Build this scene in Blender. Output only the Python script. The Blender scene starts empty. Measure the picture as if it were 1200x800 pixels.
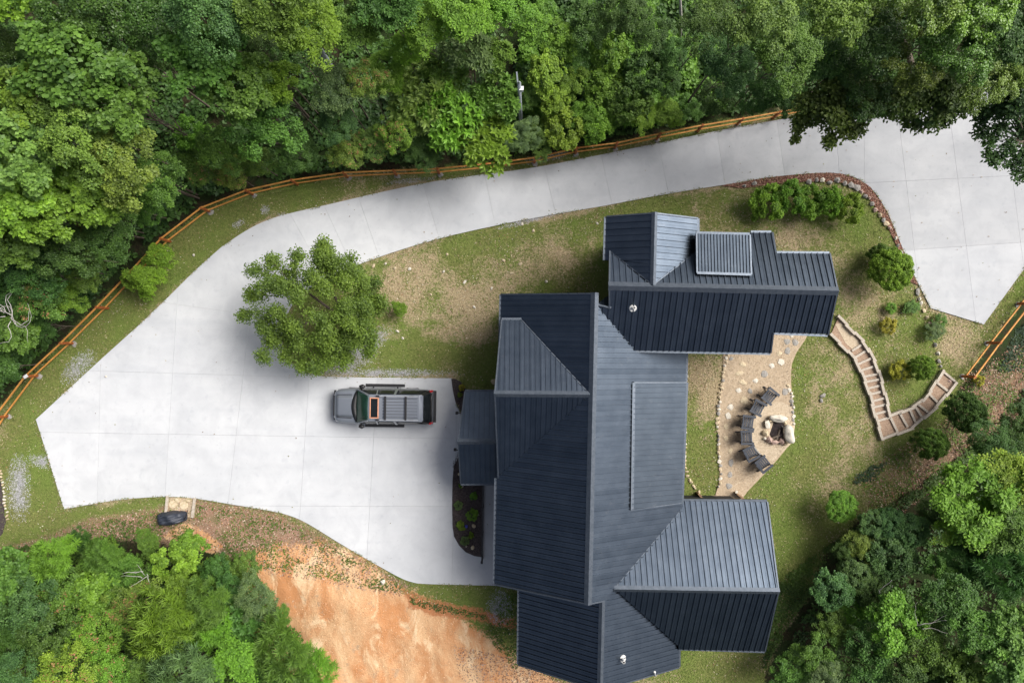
import bpy, bmesh, math, random
import numpy as np
from mathutils import Vector, Matrix

random.seed(7)
RNG = np.random.default_rng(11)
scene = bpy.context.scene
COL = scene.collection
H = 40.0                       # drone height above the drive

# ------------------------------------------------------------------ camera
cam_d = bpy.data.cameras.new('camera')
cam_d.sensor_width = 36.0; cam_d.lens = 24.0
cam_d.clip_start = 0.1; cam_d.clip_end = 2000
cam = bpy.data.objects.new('camera', cam_d); COL.objects.link(cam)
cam.location = (0, 0, H); cam.rotation_euler = (0, 0, 0)
scene.camera = cam

# ------------------------------------------------------------------ light
SUN_AZ = math.radians(63)      # clockwise from +Y
SUN_EL = math.radians(48)
world = bpy.data.worlds.new("World"); scene.world = world
world.use_nodes = True
wn = world.node_tree; wn.nodes.clear()
sky = wn.nodes.new('ShaderNodeTexSky'); sky.sky_type = 'NISHITA'
sky.sun_disc = False; sky.sun_elevation = SUN_EL; sky.sun_rotation = SUN_AZ
sky.air_density = 0.7; sky.dust_density = 6.0; sky.ozone_density = 1.0
bg = wn.nodes.new('ShaderNodeBackground'); bg.inputs[1].default_value = 0.10
wo = wn.nodes.new('ShaderNodeOutputWorld')
whs = wn.nodes.new('ShaderNodeHueSaturation'); whs.inputs['Saturation'].default_value = 0.7   # thin high cloud
wn.links.new(sky.outputs[0], whs.inputs['Color']); wn.links.new(whs.outputs[0], bg.inputs[0]); wn.links.new(bg.outputs[0], wo.inputs[0])
sd = bpy.data.lights.new('sun', 'SUN'); sd.energy = 3.7; sd.angle = math.radians(38)
sd.color = (1.0, 0.968, 0.925)
sun = bpy.data.objects.new('sun', sd); COL.objects.link(sun)
sdir = Vector((math.sin(SUN_AZ)*math.cos(SUN_EL), math.cos(SUN_AZ)*math.cos(SUN_EL), math.sin(SUN_EL)))
sun.rotation_euler = sdir.to_track_quat('Z', 'Y').to_euler()
sun.location = (30, 30, 60)
scene.view_settings.view_transform = 'Standard'
scene.view_settings.look = 'None'
scene.view_settings.gamma = 1
scene.view_settings.exposure = 0.32

# ------------------------------------------------------------------ helpers
def A(px, py, z=0.0):
    """surveyed point: plan position of a point z metres up"""
    s = (H - z) / H / 20.0
    return Vector(((px-600)*s, (400-py)*s, z))

WO = {}                        # world origin of every object used as a parent
def origin(o): return WO.get(o.name, Vector((0, 0, 0))) if o else Vector((0, 0, 0))

def tag(o, label=None, cat=None, group=None, kind=None):
    if label: o['label'] = label
    if cat: o['category'] = cat
    if group: o['group'] = group
    if kind: o['kind'] = kind
    return o

def thing(name, loc, label, cat, group=None):
    o = bpy.data.objects.new(name, None); COL.objects.link(o)
    o.empty_display_size = 0.3
    o.location = loc; WO[o.name] = Vector(loc)
    return tag(o, label, cat, group)

def mesh_from(name, V, F, mats=None, smooth=False, attr=None):
    me = bpy.data.meshes.new(name)
    me.from_pydata([tuple(v) for v in V], [], [tuple(f) for f in F])
    for m in (mats or []): me.materials.append(m)
    if smooth:
        me.polygons.foreach_set('use_smooth', [True]*len(me.polygons))
    me.update()
    return me

def put(name, V, F, mat, parent=None, smooth=False, loc=None):
    """V in world coordinates; becomes a child of parent, or a top-level mesh with origin loc"""
    org = origin(parent) if parent else Vector(loc or (0, 0, 0))
    V = [Vector(v) - org for v in V]
    me = mesh_from(name, V, F, mat if isinstance(mat, list) else [mat], smooth)
    o = bpy.data.objects.new(name, me); COL.objects.link(o)
    if parent: o.parent = parent
    else: o.location = org
    WO[o.name] = org
    return o

def inst(name, me, loc, rot=(0, 0, 0), sc=(1, 1, 1), parent=None, color=None):
    o = bpy.data.objects.new(name, me); COL.objects.link(o)
    o.location = Vector(loc) - origin(parent) if parent else loc
    o.rotation_euler = rot; o.scale = sc
    if parent: o.parent = parent
    if color: o.color = (*color, 1)
    WO[o.name] = Vector(loc)
    return o

def copy_tree(o, parent=None):
    c = o.copy(); COL.objects.link(c)
    if parent: c.parent = parent
    for ch in list(o.children): copy_tree(ch, c)
    return c

class MB:
    def __init__(s): s.V = []; s.F = []
    def add(s, V, F):
        n = len(s.V); s.V += [Vector(v) for v in V]; s.F += [tuple(i+n for i in f) for f in F]
    def box(s, c, d, rz=0):
        c = Vector(c); x, y, z = d[0]/2, d[1]/2, d[2]/2
        R = Matrix.Rotation(rz, 3, 'Z')
        V = [c + R @ Vector((i*x, j*y, k*z)) for k in (-1, 1) for j in (-1, 1) for i in (-1, 1)]
        s.add(V, [(0,2,3,1), (4,5,7,6), (0,1,5,4), (2,6,7,3), (0,4,6,2), (1,3,7,5)])
    def beam(s, p, q, w, h, up=(0, 0, 1)):
        p = Vector(p); q = Vector(q); d = (q-p).normalized()
        up = Vector(up)
        if abs(d.dot(up)) > .98: up = Vector((0, 1, 0))
        a = d.cross(up).normalized(); b = a.cross(d).normalized()
        V = []
        for e in (p, q):
            for (i, j) in ((-1, -1), (1, -1), (1, 1), (-1, 1)):
                V.append(e + a*i*w/2 + b*j*h/2)
        s.add(V, [(0,1,2,3), (7,6,5,4), (0,4,5,1), (1,5,6,2), (2,6,7,3), (3,7,4,0)])
    def tube(s, pts, rad, n=8, cap=True):
        pts = [Vector(p) for p in pts]
        rad = rad if isinstance(rad, (list, tuple)) else [rad]*len(pts)
        V = []; F = []
        for i, p in enumerate(pts):
            d = (pts[min(i+1, len(pts)-1)] - pts[max(i-1, 0)]).normalized()
            up = Vector((0, 0, 1)) if abs(d.z) < .9 else Vector((1, 0, 0))
            a = d.cross(up).normalized(); b = a.cross(d)
            for k in range(n):
                t = 2*math.pi*k/n
                V.append(p + (a*math.cos(t) + b*math.sin(t))*rad[i])
        for i in range(len(pts)-1):
            for k in range(n):
                k2 = (k+1) % n
                F.append((i*n+k, i*n+k2, (i+1)*n+k2, (i+1)*n+k))
        if cap:
            F.append(tuple(range(n))[::-1]); F.append(tuple((len(pts)-1)*n+k for k in range(n)))
        s.add(V, F)
    def prism(s, pts, z0, z1):
        n = len(pts)
        a = sum(pts[i][0]*pts[(i+1) % n][1] - pts[(i+1) % n][0]*pts[i][1] for i in range(n))
        if a < 0: pts = pts[::-1]
        V = [Vector((p[0], p[1], z0)) for p in pts] + [Vector((p[0], p[1], z1)) for p in pts]
        F = [tuple(range(n))[::-1], tuple(range(n, 2*n))] + [(i, (i+1) % n, n+(i+1) % n, n+i) for i in range(n)]
        s.add(V, F)
    def build(s, name, mat, parent=None, smooth=False, loc=None):
        return put(name, s.V, s.F, mat, parent, smooth, loc)

# numpy value noise -----------------------------------------------------
_tabs = {}
def vnoise(x, y, sc, seed=0):
    if seed not in _tabs: _tabs[seed] = np.random.default_rng(seed+100).random((256, 256))
    T = _tabs[seed]
    u = np.asarray(x)/sc + 37.3; v = np.asarray(y)/sc + 91.7
    i = np.floor(u).astype(int); j = np.floor(v).astype(int)
    fu = u-i; fv = v-j; fu = fu*fu*(3-2*fu); fv = fv*fv*(3-2*fv)
    i0 = i % 256; j0 = j % 256; i1 = (i+1) % 256; j1 = (j+1) % 256
    return (T[i0, j0]*(1-fu)*(1-fv) + T[i1, j0]*fu*(1-fv) + T[i0, j1]*(1-fu)*fv + T[i1, j1]*fu*fv)
def fbm(x, y, sc, seed=0, o=3):
    r = 0; a = .5; t = 0
    for k in range(o):
        r = r + a*vnoise(x, y, sc/2**k, seed+k); t += a; a *= .55
    return r/t
def sdist(x, y, poly):
    """signed distance in px to polygon (positive inside)"""
    x = np.asarray(x, float); y = np.asarray(y, float)
    ins = np.zeros(x.shape, bool); d = np.full(x.shape, 1e9)
    n = len(poly)
    for k in range(n):
        ax, ay = poly[k]; bx, by = poly[(k+1) % n]
        dx, dy = bx-ax, by-ay; L = dx*dx+dy*dy+1e-9
        t = np.clip(((x-ax)*dx+(y-ay)*dy)/L, 0, 1)
        d = np.minimum(d, np.hypot(x-ax-t*dx, y-ay-t*dy))
        c = ((ay > y) != (by > y)) & (x < (bx-ax)*(y-ay)/((by-ay) if by != ay else 1e-9)+ax)
        ins ^= c
    return np.where(ins, d, -d)

# ------------------------------------------------------------------ materials
def mat_new(name):
    m = bpy.data.materials.new(name); m.use_nodes = True
    nt = m.node_tree; nt.nodes.clear()
    out = nt.nodes.new('ShaderNodeOutputMaterial')
    p = nt.nodes.new('ShaderNodeBsdfPrincipled')
    nt.links.new(p.outputs[0], out.inputs[0])
    return m, nt, p, out
def N(nt, t, **kw):
    n = nt.nodes.new(t)
    for k, v in kw.items(): setattr(n, k, v)
    return n
def noise(nt, scale, detail=4, rough=.6, coord=None, dist=0):
    n = N(nt, 'ShaderNodeTexNoise'); n.inputs['Scale'].default_value = scale
    n.inputs['Detail'].default_value = detail; n.inputs['Roughness'].default_value = rough
    n.inputs['Distortion'].default_value = dist
    if coord is not None: nt.links.new(coord, n.inputs['Vector'])
    return n.outputs['Fac']
def pos(nt, scale=None):
    g = N(nt, 'ShaderNodeNewGeometry').outputs['Position']
    if scale is None: return g
    m = N(nt, 'ShaderNodeMapping'); m.inputs['Scale'].default_value = scale
    nt.links.new(g, m.inputs[0]); return m.outputs[0]
def objc(nt, scale=None, rot=None):
    g = N(nt, 'ShaderNodeTexCoord').outputs['Object']
    if scale is None and rot is None: return g
    m = N(nt, 'ShaderNodeMapping')
    if scale: m.inputs['Scale'].default_value = scale
    if rot: m.inputs['Rotation'].default_value = rot
    nt.links.new(g, m.inputs[0]); return m.outputs[0]
def mr(nt, v, a, b, c=0., d=1.):
    n = N(nt, 'ShaderNodeMapRange'); nt.links.new(v, n.inputs[0])
    n.inputs[1].default_value = a; n.inputs[2].default_value = b
    n.inputs[3].default_value = c; n.inputs[4].default_value = d
    return n.outputs[0]
def mixc(nt, f, a, b, mode='MIX'):
    n = N(nt, 'ShaderNodeMix', data_type='RGBA', blend_type=mode)
    for s, v in ((n.inputs[0], f), (n.inputs[6], a), (n.inputs[7], b)):
        if isinstance(v, (int, float)): s.default_value = v
        elif isinstance(v, tuple): s.default_value = (*v, 1)
        else: nt.links.new(v, s)
    return n.outputs[2]
def math_(nt, op, a, b=None):
    n = N(nt, 'ShaderNodeMath', operation=op)
    for s, v in ((n.inputs[0], a), (n.inputs[1], b)):
        if v is None: continue
        if isinstance(v, (int, float)): s.default_value = v
        else: nt.links.new(v, s)
    return n.outputs[0]
def bump(nt, p, h, strength=.4, dist=.02):
    b = N(nt, 'ShaderNodeBump'); b.inputs['Strength'].default_value = strength
    b.inputs['Distance'].default_value = dist
    nt.links.new(h, b.inputs['Height']); nt.links.new(b.outputs[0], p.inputs['Normal'])
def simple(name, a, b, scale=8, rough=.6, metal=0, spec=.5, bmp=.2, bdist=.01, rv=.0, use_pos=False, stretch=None, lo=.35, hi=.65):
    m, nt, p, _ = mat_new(name)
    c = (pos(nt, stretch) if use_pos else objc(nt, stretch))
    f = noise(nt, scale, 5, .6, c)
    nt.links.new(mixc(nt, mr(nt, f, lo, hi), a, b), p.inputs['Base Color'])
    p.inputs['Roughness'].default_value = rough; p.inputs['Metallic'].default_value = metal
    p.inputs['Specular IOR Level'].default_value = spec
    if rv: nt.links.new(mr(nt, f, .3, .7, rough-rv, rough+rv), p.inputs['Roughness'])
    if bmp: bump(nt, p, f, bmp, bdist)
    return m

M = {}
# painted standing-seam steel
def roof_mat(ca=(.077, .098, .128), cb=(.104, .129, .163), r0=.38, r1=.44, nm='roof_steel'):
    m, nt, p, _ = mat_new(nm)
    c = pos(nt)
    f = noise(nt, 1.3, 4, .6, c); g = noise(nt, 14, 3, .6, c)
    oi = N(nt, 'ShaderNodeObjectInfo')
    base = mixc(nt, mr(nt, f, .3, .7), ca, cb)
    base = mixc(nt, mr(nt, noise(nt, 3.2, 5, .7, c, .4), .58, .75, 0, .30), base, (.19, .20, .21))
    base = mixc(nt, 1.0, base, mixc(nt, mr(nt, oi.outputs['Random'], 0, 1), (.86, .87, .88), (1.10, 1.09, 1.08)), 'MULTIPLY')
    nt.links.new(base, p.inputs['Base Color'])
    p.inputs['Metallic'].default_value = 1.0
    nt.links.new(mr(nt, g, .3, .7, r0, r1), p.inputs['Roughness'])
    bump(nt, p, f, .12, .05)
    return m
M['roof'] = roof_mat()
M['roof_ribbed'] = roof_mat((.060, .075, .096), (.078, .096, .120), .50, .56, 'ribbed_roof_steel')
M['trim'] = simple('roof_trim_steel', (.095, .115, .14), (.13, .15, .18), 6, .48, .85, .5, .05)
M['wall'] = simple('dark_siding', (.022, .023, .026), (.035, .036, .04), 3, .7, 0, .3, .2, stretch=(8, 8, .5))
M['pipe'] = simple('white_vent_plastic', (.7, .7, .68), (.55, .55, .53), 12, .5)
def concrete():
    m, nt, p, _ = mat_new('broom_concrete')
    c = pos(nt)
    big = noise(nt, .14, 4, .6, c); mid = noise(nt, .9, 5, .65, c, .5); fine = noise(nt, 22, 3, .7, c)
    spots = noise(nt, 2.1, 2, .5, c)
    oi = N(nt, 'ShaderNodeObjectInfo')
    col = mixc(nt, mr(nt, big, .35, .65), (.515, .527, .54), (.61, .617, .62))
    col = mixc(nt, mr(nt, mid, .40, .72, 0, .42), col, (.38, .39, .41))
    col = mixc(nt, mr(nt, spots, .64, .72, 0, .18), col, (.32, .34, .38))
    sm_ = noise(nt, 6.5, 3, .6, c)
    col = mixc(nt, mr(nt, sm_, .66, .74, 0, .35), col, (.30, .31, .33))
    col = mixc(nt, mr(nt, noise(nt, .45, 3, .5, c, 1.2), .55, .8, 0, .25), col, (.66, .67, .67))
    col = mixc(nt, mr(nt, fine, .35, .7, 0, .10), col, (.45, .46, .47))
    # faint tyre paths along the ramp
    st = noise(nt, 1.0, 3, .5, pos(nt, (.12, 1.6, 1)))
    col = mixc(nt, mr(nt, st, .5, .75, 0, .22), col, (.42, .44, .47))
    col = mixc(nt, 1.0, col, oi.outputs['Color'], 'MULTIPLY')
    col = mixc(nt, 1.0, col, mixc(nt, oi.outputs['Random'], (.955, .957, .96), (1.0, 1.0, 1.0)), 'MULTIPLY')
    nt.links.new(col, p.inputs['Base Color'])
    p.inputs['Roughness'].default_value = .85; p.inputs['Specular IOR Level'].default_value = .3
    bump(nt, p, fine, .2, .004)
    return m
M['concrete'] = concrete()
M['joint'] = simple('joint_dirt', (.33, .33, .33), (.42, .42, .42), 20, .9)
M['mulch'] = simple('dark_mulch', (.030, .024, .025), (.11, .09, .088), 18, .95, 0, .2, .9, .04, use_pos=True)
M['redmulch'] = simple('red_mulch', (.06, .028, .022), (.26, .13, .095), 16, .95, 0, .2, .9, .04, use_pos=True)
M['fence'] = simple('orange_stained_wood', (.50, .20, .04), (.68, .34, .09), 5, .6, 0, .3, .3, stretch=(1, 1, 6))
M['fencepost'] = simple('red_brown_stained_wood', (.30, .085, .025), (.42, .14, .04), 5, .7, 0, .3, .3)
M['footing'] = simple('post_footing_concrete', (.34, .32, .29), (.48, .46, .42), 10, .9)
M['timber'] = simple('weathered_timber', (.36, .31, .25), (.52, .47, .40), 4, .85, 0, .3, .5, .01, stretch=(3, 3, 3))
M['timber_dark'] = simple('brown_timber', (.16, .09, .05), (.26, .16, .09), 4, .85)
M['sand'] = simple('tan_path_gravel', (.34, .26, .175), (.50, .40, .285), 9, .95, 0, .2, .8, .02, use_pos=True, lo=.3, hi=.7)
M['sand2'] = simple('pale_ring_sand', (.40, .32, .225), (.54, .45, .33), 10, .95, 0, .2, .6, .02, use_pos=True)
M['tread'] = simple('step_infill', (.25, .17, .12), (.40, .29, .21), 14, .95, 0, .2, .8, .02, use_pos=True)
M['curb'] = simple('grey_curb', (.22, .22, .21), (.33, .32, .30), 8, .8)
M['stone_tan'] = simple('tan_stone', (.42, .33, .20), (.62, .53, .38), 7, .85, 0, .3, .6, .03)
M['stone_pale'] = simple('pale_stone', (.50, .46, .38), (.68, .64, .55), 5, .85, 0, .3, .6, .03)
M['stone_grey'] = simple('grey_stone', (.22, .21, .19), (.37, .35, .32), 5, .85, 0, .3, .6, .03)
M['stone_pink'] = simple('pinkish_stone', (.33, .22, .18), (.48, .36, .31), 6, .85, 0, .3, .6, .03)
M['soot'] = simple('ash_and_soot', (.012, .010, .010), (.05, .035, .035), 9, .95)
M['chair'] = simple('black_painted_wood', (.020, .026, .038), (.040, .048, .065), 8, .5, 0, .5, .1)
M['black'] = simple('black_metal', (.012, .012, .013), (.022, .022, .024), 10, .45, 0, .5, .05)
M['white'] = simple('white_paint', (.75, .75, .75), (.82, .82, .82), 10, .5)
M['bark'] = simple('bark', (.085, .065, .05), (.18, .15, .12), 6, .9, 0, .2, .8, .03, stretch=(3, 3, .6))
M['deadwood'] = simple('dead_wood', (.30, .28, .26), (.48, .46, .43), 6, .9, 0, .2, .5, .02)
M['tarp'] = simple('dark_tarp', (.018, .024, .038), (.035, .042, .06), 3, .55, 0, .5, .7, .05)
M['galv'] = simple('grey_pole', (.34, .38, .42), (.46, .50, .54), 4, .5, .3)
# foliage
def leaf_mat(name, rough=.55, trans=.28, tip=(1.45, 1.4, 1.0), rust=False):
    m, nt, p, out = mat_new(name)
    oi = N(nt, 'ShaderNodeObjectInfo')
    at = N(nt, 'ShaderNodeAttribute', attribute_name='leafvar')
    v = at.outputs['Fac']
    c = mixc(nt, 1.0, oi.outputs['Color'], mixc(nt, v, (.50, .56, .62), tip), 'MULTIPLY')
    hs = N(nt, 'ShaderNodeHueSaturation')
    nt.links.new(c, hs.inputs['Color'])
    nt.links.new(mr(nt, oi.outputs['Random'], 0, 1, .485, .515), hs.inputs['Hue'])
    nt.links.new(mr(nt, oi.outputs['Random'], 0, 1, .96, 1.18), hs.inputs['Value'])
    leafc = hs.outputs[0]
    if rust: leafc = mixc(nt, mr(nt, v, .93, .97), leafc, (.40, .19, .10))
    nt.links.new(leafc, p.inputs['Base Color'])
    p.inputs['Roughness'].default_value = rough; p.inputs['Specular IOR Level'].default_value = .35
    tr = N(nt, 'ShaderNodeBsdfTranslucent')
    tc = mixc(nt, 1.0, leafc, (1.2, 1.4, .7), 'MULTIPLY')
    nt.links.new(tc, tr.inputs[0])
    mx = N(nt, 'ShaderNodeMixShader'); mx.inputs[0].default_value = trans
    nt.links.new(p.outputs[0], mx.inputs[1]); nt.links.new(tr.outputs[0], mx.inputs[2])
    nt.links.new(mx.outputs[0], out.inputs[0])
    return m
M['leaf'] = leaf_mat('leaf')
M['leaf_gloss'] = leaf_mat('glossy_leaf', .35, .2)
M['leaf_rust'] = leaf_mat('leaf_rust_tips', .55, .25, (1.45, 1.4, 1.0), True)
def vcol_mat(name, rough=.9):
    m, nt, p, out = mat_new(name)
    at = N(nt, 'ShaderNodeAttribute', attribute_name='col')
    nt.links.new(at.outputs['Color'], p.inputs['Base Color'])
    p.inputs['Roughness'].default_value = rough; p.inputs['Specular IOR Level'].default_value = .2
    return m
M['vcol'] = vcol_mat('scatter_colour')

# ------------------------------------------------------------------ survey of the yard (plan outlines)
DRIVE = [(43,491),(76,596),(130,586),(165,582.5),(200,581),(229,583),(270,590),(325,599),(345,605),(362,613),(400,637),(440,660),(470,677),(485,682),(496,683.5),(612,686),
         (612,560),(572,500),(541,486),(534,470),(531,456),(530,443),(400,442),(366,440),(346,430),(334,415),(330,398),(334,372),(350,346),(385,324),(425,308),(470,292.5),(520,278),(560,269),(600,260.5),
         (635,254),(710,241),(780,227.5),(860,215),(900,208),(945,203.5),(975,202.5),(995,205.5),(1010,212.5),(1022,222),(1032,236),(1042,254),(1055,286),(1070,322),(1082,345),(1090,361),(1152,380),(1200,314),
         (1262,232),(1300,150),(1250,96),(1150,100),(1050,112),(985,127),(940,136),(900,143),(860,150),(800,162),(740,174.5),(700,182.5),(640,194.5),(600,200.5),(560,205.5),(500,214),(440,227),(385,240),(345,249),(318,256),(292,268),(262,288),(232,314),(200,346),(160,384),(120,420)]
YARD = [(-60,530),(0,478),(45,430),(120,350),(160,315),(200,273),(250,238),(300,223),(400,205),(560,193),(700,171),(860,141),(940,126),(1010,110),(1150,80),(1300,60),(1300,250),(1200,345),(1128,446),
        (1110,490),(1080,545),(1050,590),(1000,612),(965,650),(945,700),(905,760),(880,860),(560,860),(520,760),(330,660),(240,600),(180,618),(80,632),(60,650),(-60,665)]
FOREST_TOP = [(-90,540),(-5,480),(40,432),(115,352),(195,273),(246,236),(300,220),(400,203),(560,190),(700,168),(860,138),(945,122),(1050,100),(1150,80),(1300,60),(1300,-90),(-90,-90)]
FOREST_BL = [(-90,655),(0,662),(60,645),(120,622),(165,630),(215,650),(255,645),(305,672),(330,715),(375,770),(395,880),(-90,880)]
FOREST_BR = [(1300,330),(1215,440),(1170,490),(1150,530),(1090,580),(1050,612),(1000,618),(965,680),(935,720),(905,790),(895,880),(1300,880)]
CLAY = [(290,648),(330,640),(372,636),(408,641),(440,664),(470,690),(520,708),(560,735),(600,765),(660,800),(670,880),(300,880),(315,780),(290,720),(270,680)]
CLAY2 = [(188,628),(215,612),(238,620),(262,640),(250,650),(215,640)]
CLAY3 = [(470,688),(500,700),(560,712),(612,728),(612,742),(560,728),(510,722),(480,712)]
LITTER = [(-60,650),(0,642),(60,628),(100,608),(180,596),(230,584),(325,601),(400,640),(480,686),(470,700),(420,690),(370,680),(310,672),(255,648),(215,640),(120,628),(40,665),(-60,700)]
LITTER2 = [(1130,440),(1165,420),(1200,400),(1300,330),(1300,500),(1180,520),(1120,560),(1060,600),(1020,600),(1000,560),(1060,520),(1110,490)]
LITTER3 = [(530,755),(600,770),(680,800),(700,880),(560,880)]
IVY = [(1165,440),(1185,385),(1300,300),(1300,420),(1200,440)]
IVY2 = [(990,560),(1020,540),(1050,535),(1030,565),(1000,572)]
GRAVEL = [(92,430,26,13,-.8),(22,572,15,40,0),(48,540,16,9,.3),(425,405,40,14,-.5),(405,425,40,14,-.3),(455,437,85,5.5,0),(395,448,30,8,0),(311,246,6,6,0),(332,253,8,4,0),(620,258,40,4,-.25),(586,712,16,22,0),(280,262,9,5,-.5),(560,210,30,4,-.1),(640,185,30,5,-.2),(480,212,30,3,-.1)]
def ellv(x, y, e):
    cx, cy, rx, ry, r = e
    c, s = math.cos(r), math.sin(r)
    dx = x-cx; dy = y-cy
    return 1 - np.hypot((dx*c+dy*s)/rx, (-dx*s+dy*c)/ry)
DRY = [(520,330,110,70,-.2,.35),(470,340,60,50,0,.3),(950,470,50,90,0,.0),(640,320,70,40,0,.15),(985,520,50,60,.3,.12),(1000,360,50,60,.8,.25),(960,600,40,70,0,.08),(1120,400,40,30,.6,.45),(740,230,90,15,-.2,.12),(830,470,25,70,0,.35),(900,330,50,40,0,-.05),(940,500,20,70,0,-.45),(880,590,40,40,0,-.35),(660,270,70,25,0,-.2),(60,500,50,50,0,-.5),(130,410,60,40,-.8,-.4),(870,260,60,30,0,-.15),(500,415,100,20,0,-.25),(830,490,12,12,0,-.9),(825,545,14,22,0,-.6),(1000,480,40,60,0,.1),(300,245,40,12,-.4,.2)]
def gz(x, y):
    """ground height in metres"""
    px = np.asarray(x)*20+600; py = 400-np.asarray(y)*20
    w = np.clip((-sdist(px, py, YARD)-10)/80, 0, 1)
    wc = np.clip((sdist(px, py, CLAY)-4)/20, 0, 1)
    u = np.asarray(x)*.927+np.asarray(y)*.375; v = -np.asarray(x)*.375+np.asarray(y)*.927
    rill = (np.abs(fbm(u, v*.3, 1.3, 63)-.5)*-2.2 + (fbm(x, y, .55, 66)-.5)*.6)*.12*wc
    return (fbm(x, y, 6.0, 50)-.5)*.9*w - .6*w + (fbm(x, y, 1.3, 60)-.5)*.05 + rill
# ------------------------------------------------------------------ ground: one sheet, cut by what covers it
def ground_mat():
    m, nt, p, _ = mat_new('ground_cover')
    c = pos(nt)
    a = N(nt, 'ShaderNodeSeparateColor'); nt.links.new(N(nt, 'ShaderNodeAttribute', attribute_name='mask_a').outputs['Color'], a.inputs[0])
    b = N(nt, 'ShaderNodeSeparateColor'); nt.links.new(N(nt, 'ShaderNodeAttribute', attribute_name='mask_b').outputs['Color'], b.inputs[0])
    n1 = noise(nt, 1.2, 6, .7, c); n2 = noise(nt, 7, 5, .7, c); n3 = noise(nt, 26, 3, .7, c)
    n4 = noise(nt, .35, 4, .6, c)
    wob = math_(nt, 'ADD', math_(nt, 'MULTIPLY', math_(nt, 'SUBTRACT', n1, .5), .9), math_(nt, 'MULTIPLY', math_(nt, 'SUBTRACT', n2, .5), .7))
    def thr(mask, lo=.38, hi=.62): return mr(nt, math_(nt, 'ADD', mask, wob), lo, hi)
    # forest floor: leaf mould with moss
    col = mixc(nt, mr(nt, n2, .35, .65), (.022, .018, .010), (.050, .042, .022))
    col = mixc(nt, mr(nt, n1, .42, .55, 0, .9), col, (.026, .046, .013))
    # lawn
    gr = mixc(nt, mr(nt, n2, .3, .7), (.095, .115, .032), (.245, .25, .085))
    gr = mixc(nt, mr(nt, n4, .4, .65), gr, mixc(nt, mr(nt, n3, .3, .7), (.090, .140, .026), (.205, .265, .065)))
    straw = mixc(nt, mr(nt, n3, .3, .7), (.25, .185, .105), (.55, .44, .29))
    dryn = math_(nt, 'ADD', b.outputs[1], math_(nt, 'ADD', math_(nt, 'MULTIPLY', math_(nt, 'SUBTRACT', n1, .5), 1.2), math_(nt, 'MULTIPLY', math_(nt, 'SUBTRACT', n2, .5), 1.1)))
    gr = mixc(nt, mr(nt, dryn, .40, .72, 0, .9), gr, straw)
    col = mixc(nt, thr(a.outputs[0]), col, gr)
    # leaf litter
    lit = mixc(nt, mr(nt, n3, .35, .65), (.22, .125, .08), (.46, .31, .22))
    lit = mixc(nt, mr(nt, n1, .45, .62, 0, .6), lit, (.10, .12, .04))
    col = mixc(nt, thr(b.outputs[0]), col, lit)
    # clay bank: pale crust with orange washes running downhill
    cr = objc(nt, (1.1, .55, 1), (0, 0, math.radians(24)))
    cn = noise(nt, .38, 7, .66, cr, 1.1); cn2 = noise(nt, .75, 7, .70, cr, .8)
    cl = mixc(nt, mr(nt, cn, .40, .66), (.58, .275, .12), (.73, .50, .29))
    cl = mixc(nt, mr(nt, cn2, .53, .63, 0, .8), cl, (.82, .63, .40))
    cl = mixc(nt, mr(nt, n3, .55, .75, 0, .35), cl, (.34, .20, .11))
    cl = mixc(nt, mr(nt, n2, .66, .78, 0, .5), cl, (.45, .17, .07))
    cl = mixc(nt, mr(nt, n1, .60, .66, 0, .55), cl, (.42, .32, .22))
    col = mixc(nt, thr(a.outputs[1], .42, .58), col, cl)
    # red clay wash
    rc = mixc(nt, n2, (.40, .15, .06), (.52, .25, .12))
    col = mixc(nt, thr(b.outputs[2], .42, .6), col, rc)
    # crushed stone
    gv = mixc(nt, mr(nt, n3, .35, .65), (.20, .20, .205), (.46, .46, .47))
    col = mixc(nt, thr(a.outputs[2], .42, .6), col, gv)
    nt.links.new(col, p.inputs['Base Color'])
    p.inputs['Roughness'].default_value = .95; p.inputs['Specular IOR Level'].default_value = .15
    hh = math_(nt, 'ADD', n3, math_(nt, 'MULTIPLY', n2, 1.4))
    bump(nt, p, hh, .85, .05)
    return m
M['ground'] = ground_mat()

GS = .15
gx = np.arange(-39, 39.01, GS); gy = np.arange(-28, 28.01, GS)
X, Y = np.meshgrid(gx, gy, indexing='ij')
PX = X*20+600; PY = 400-Y*20
def ramp(v, w): return np.clip(.5+v/(2*w), 0, 1)
m_lawn = ramp(sdist(PX, PY, YARD), 14)
m_clay = np.maximum(ramp(sdist(PX, PY, CLAY), 24), ramp(sdist(PX, PY, CLAY2), 6)*.9)
m_red = ramp(sdist(PX, PY, CLAY3), 7)*.95
m_lit = np.maximum.reduce([ramp(sdist(PX, PY, LITTER), 14), ramp(sdist(PX, PY, LITTER2), 22)*.56, ramp(sdist(PX, PY, LITTER3), 16)*.8])
m_grv = np.zeros_like(PX)
for e in GRAVEL: m_grv = np.maximum(m_grv, np.clip(.5+ellv(PX, PY, e)*.45, 0, 1)*.62)
d_drive = sdist(PX, PY, DRIVE)
m_dry = .24 + (fbm(X, Y, 4.5, 30)-.5)*1.3
for e in DRY: m_dry = m_dry + np.clip(ellv(PX+(fbm(X, Y, 1.8, 81)-.5)*70, PY+(fbm(X, Y, 1.8, 85)-.5)*70, e[:5])*1.4+.25, 0, 1)*e[5]
edge = np.clip(1-np.abs(d_drive)/9, 0, 1)
m_dry = np.clip(m_dry + edge*.35, 0, 1)
Z = gz(X, Y)
nx, ny = X.shape
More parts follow.
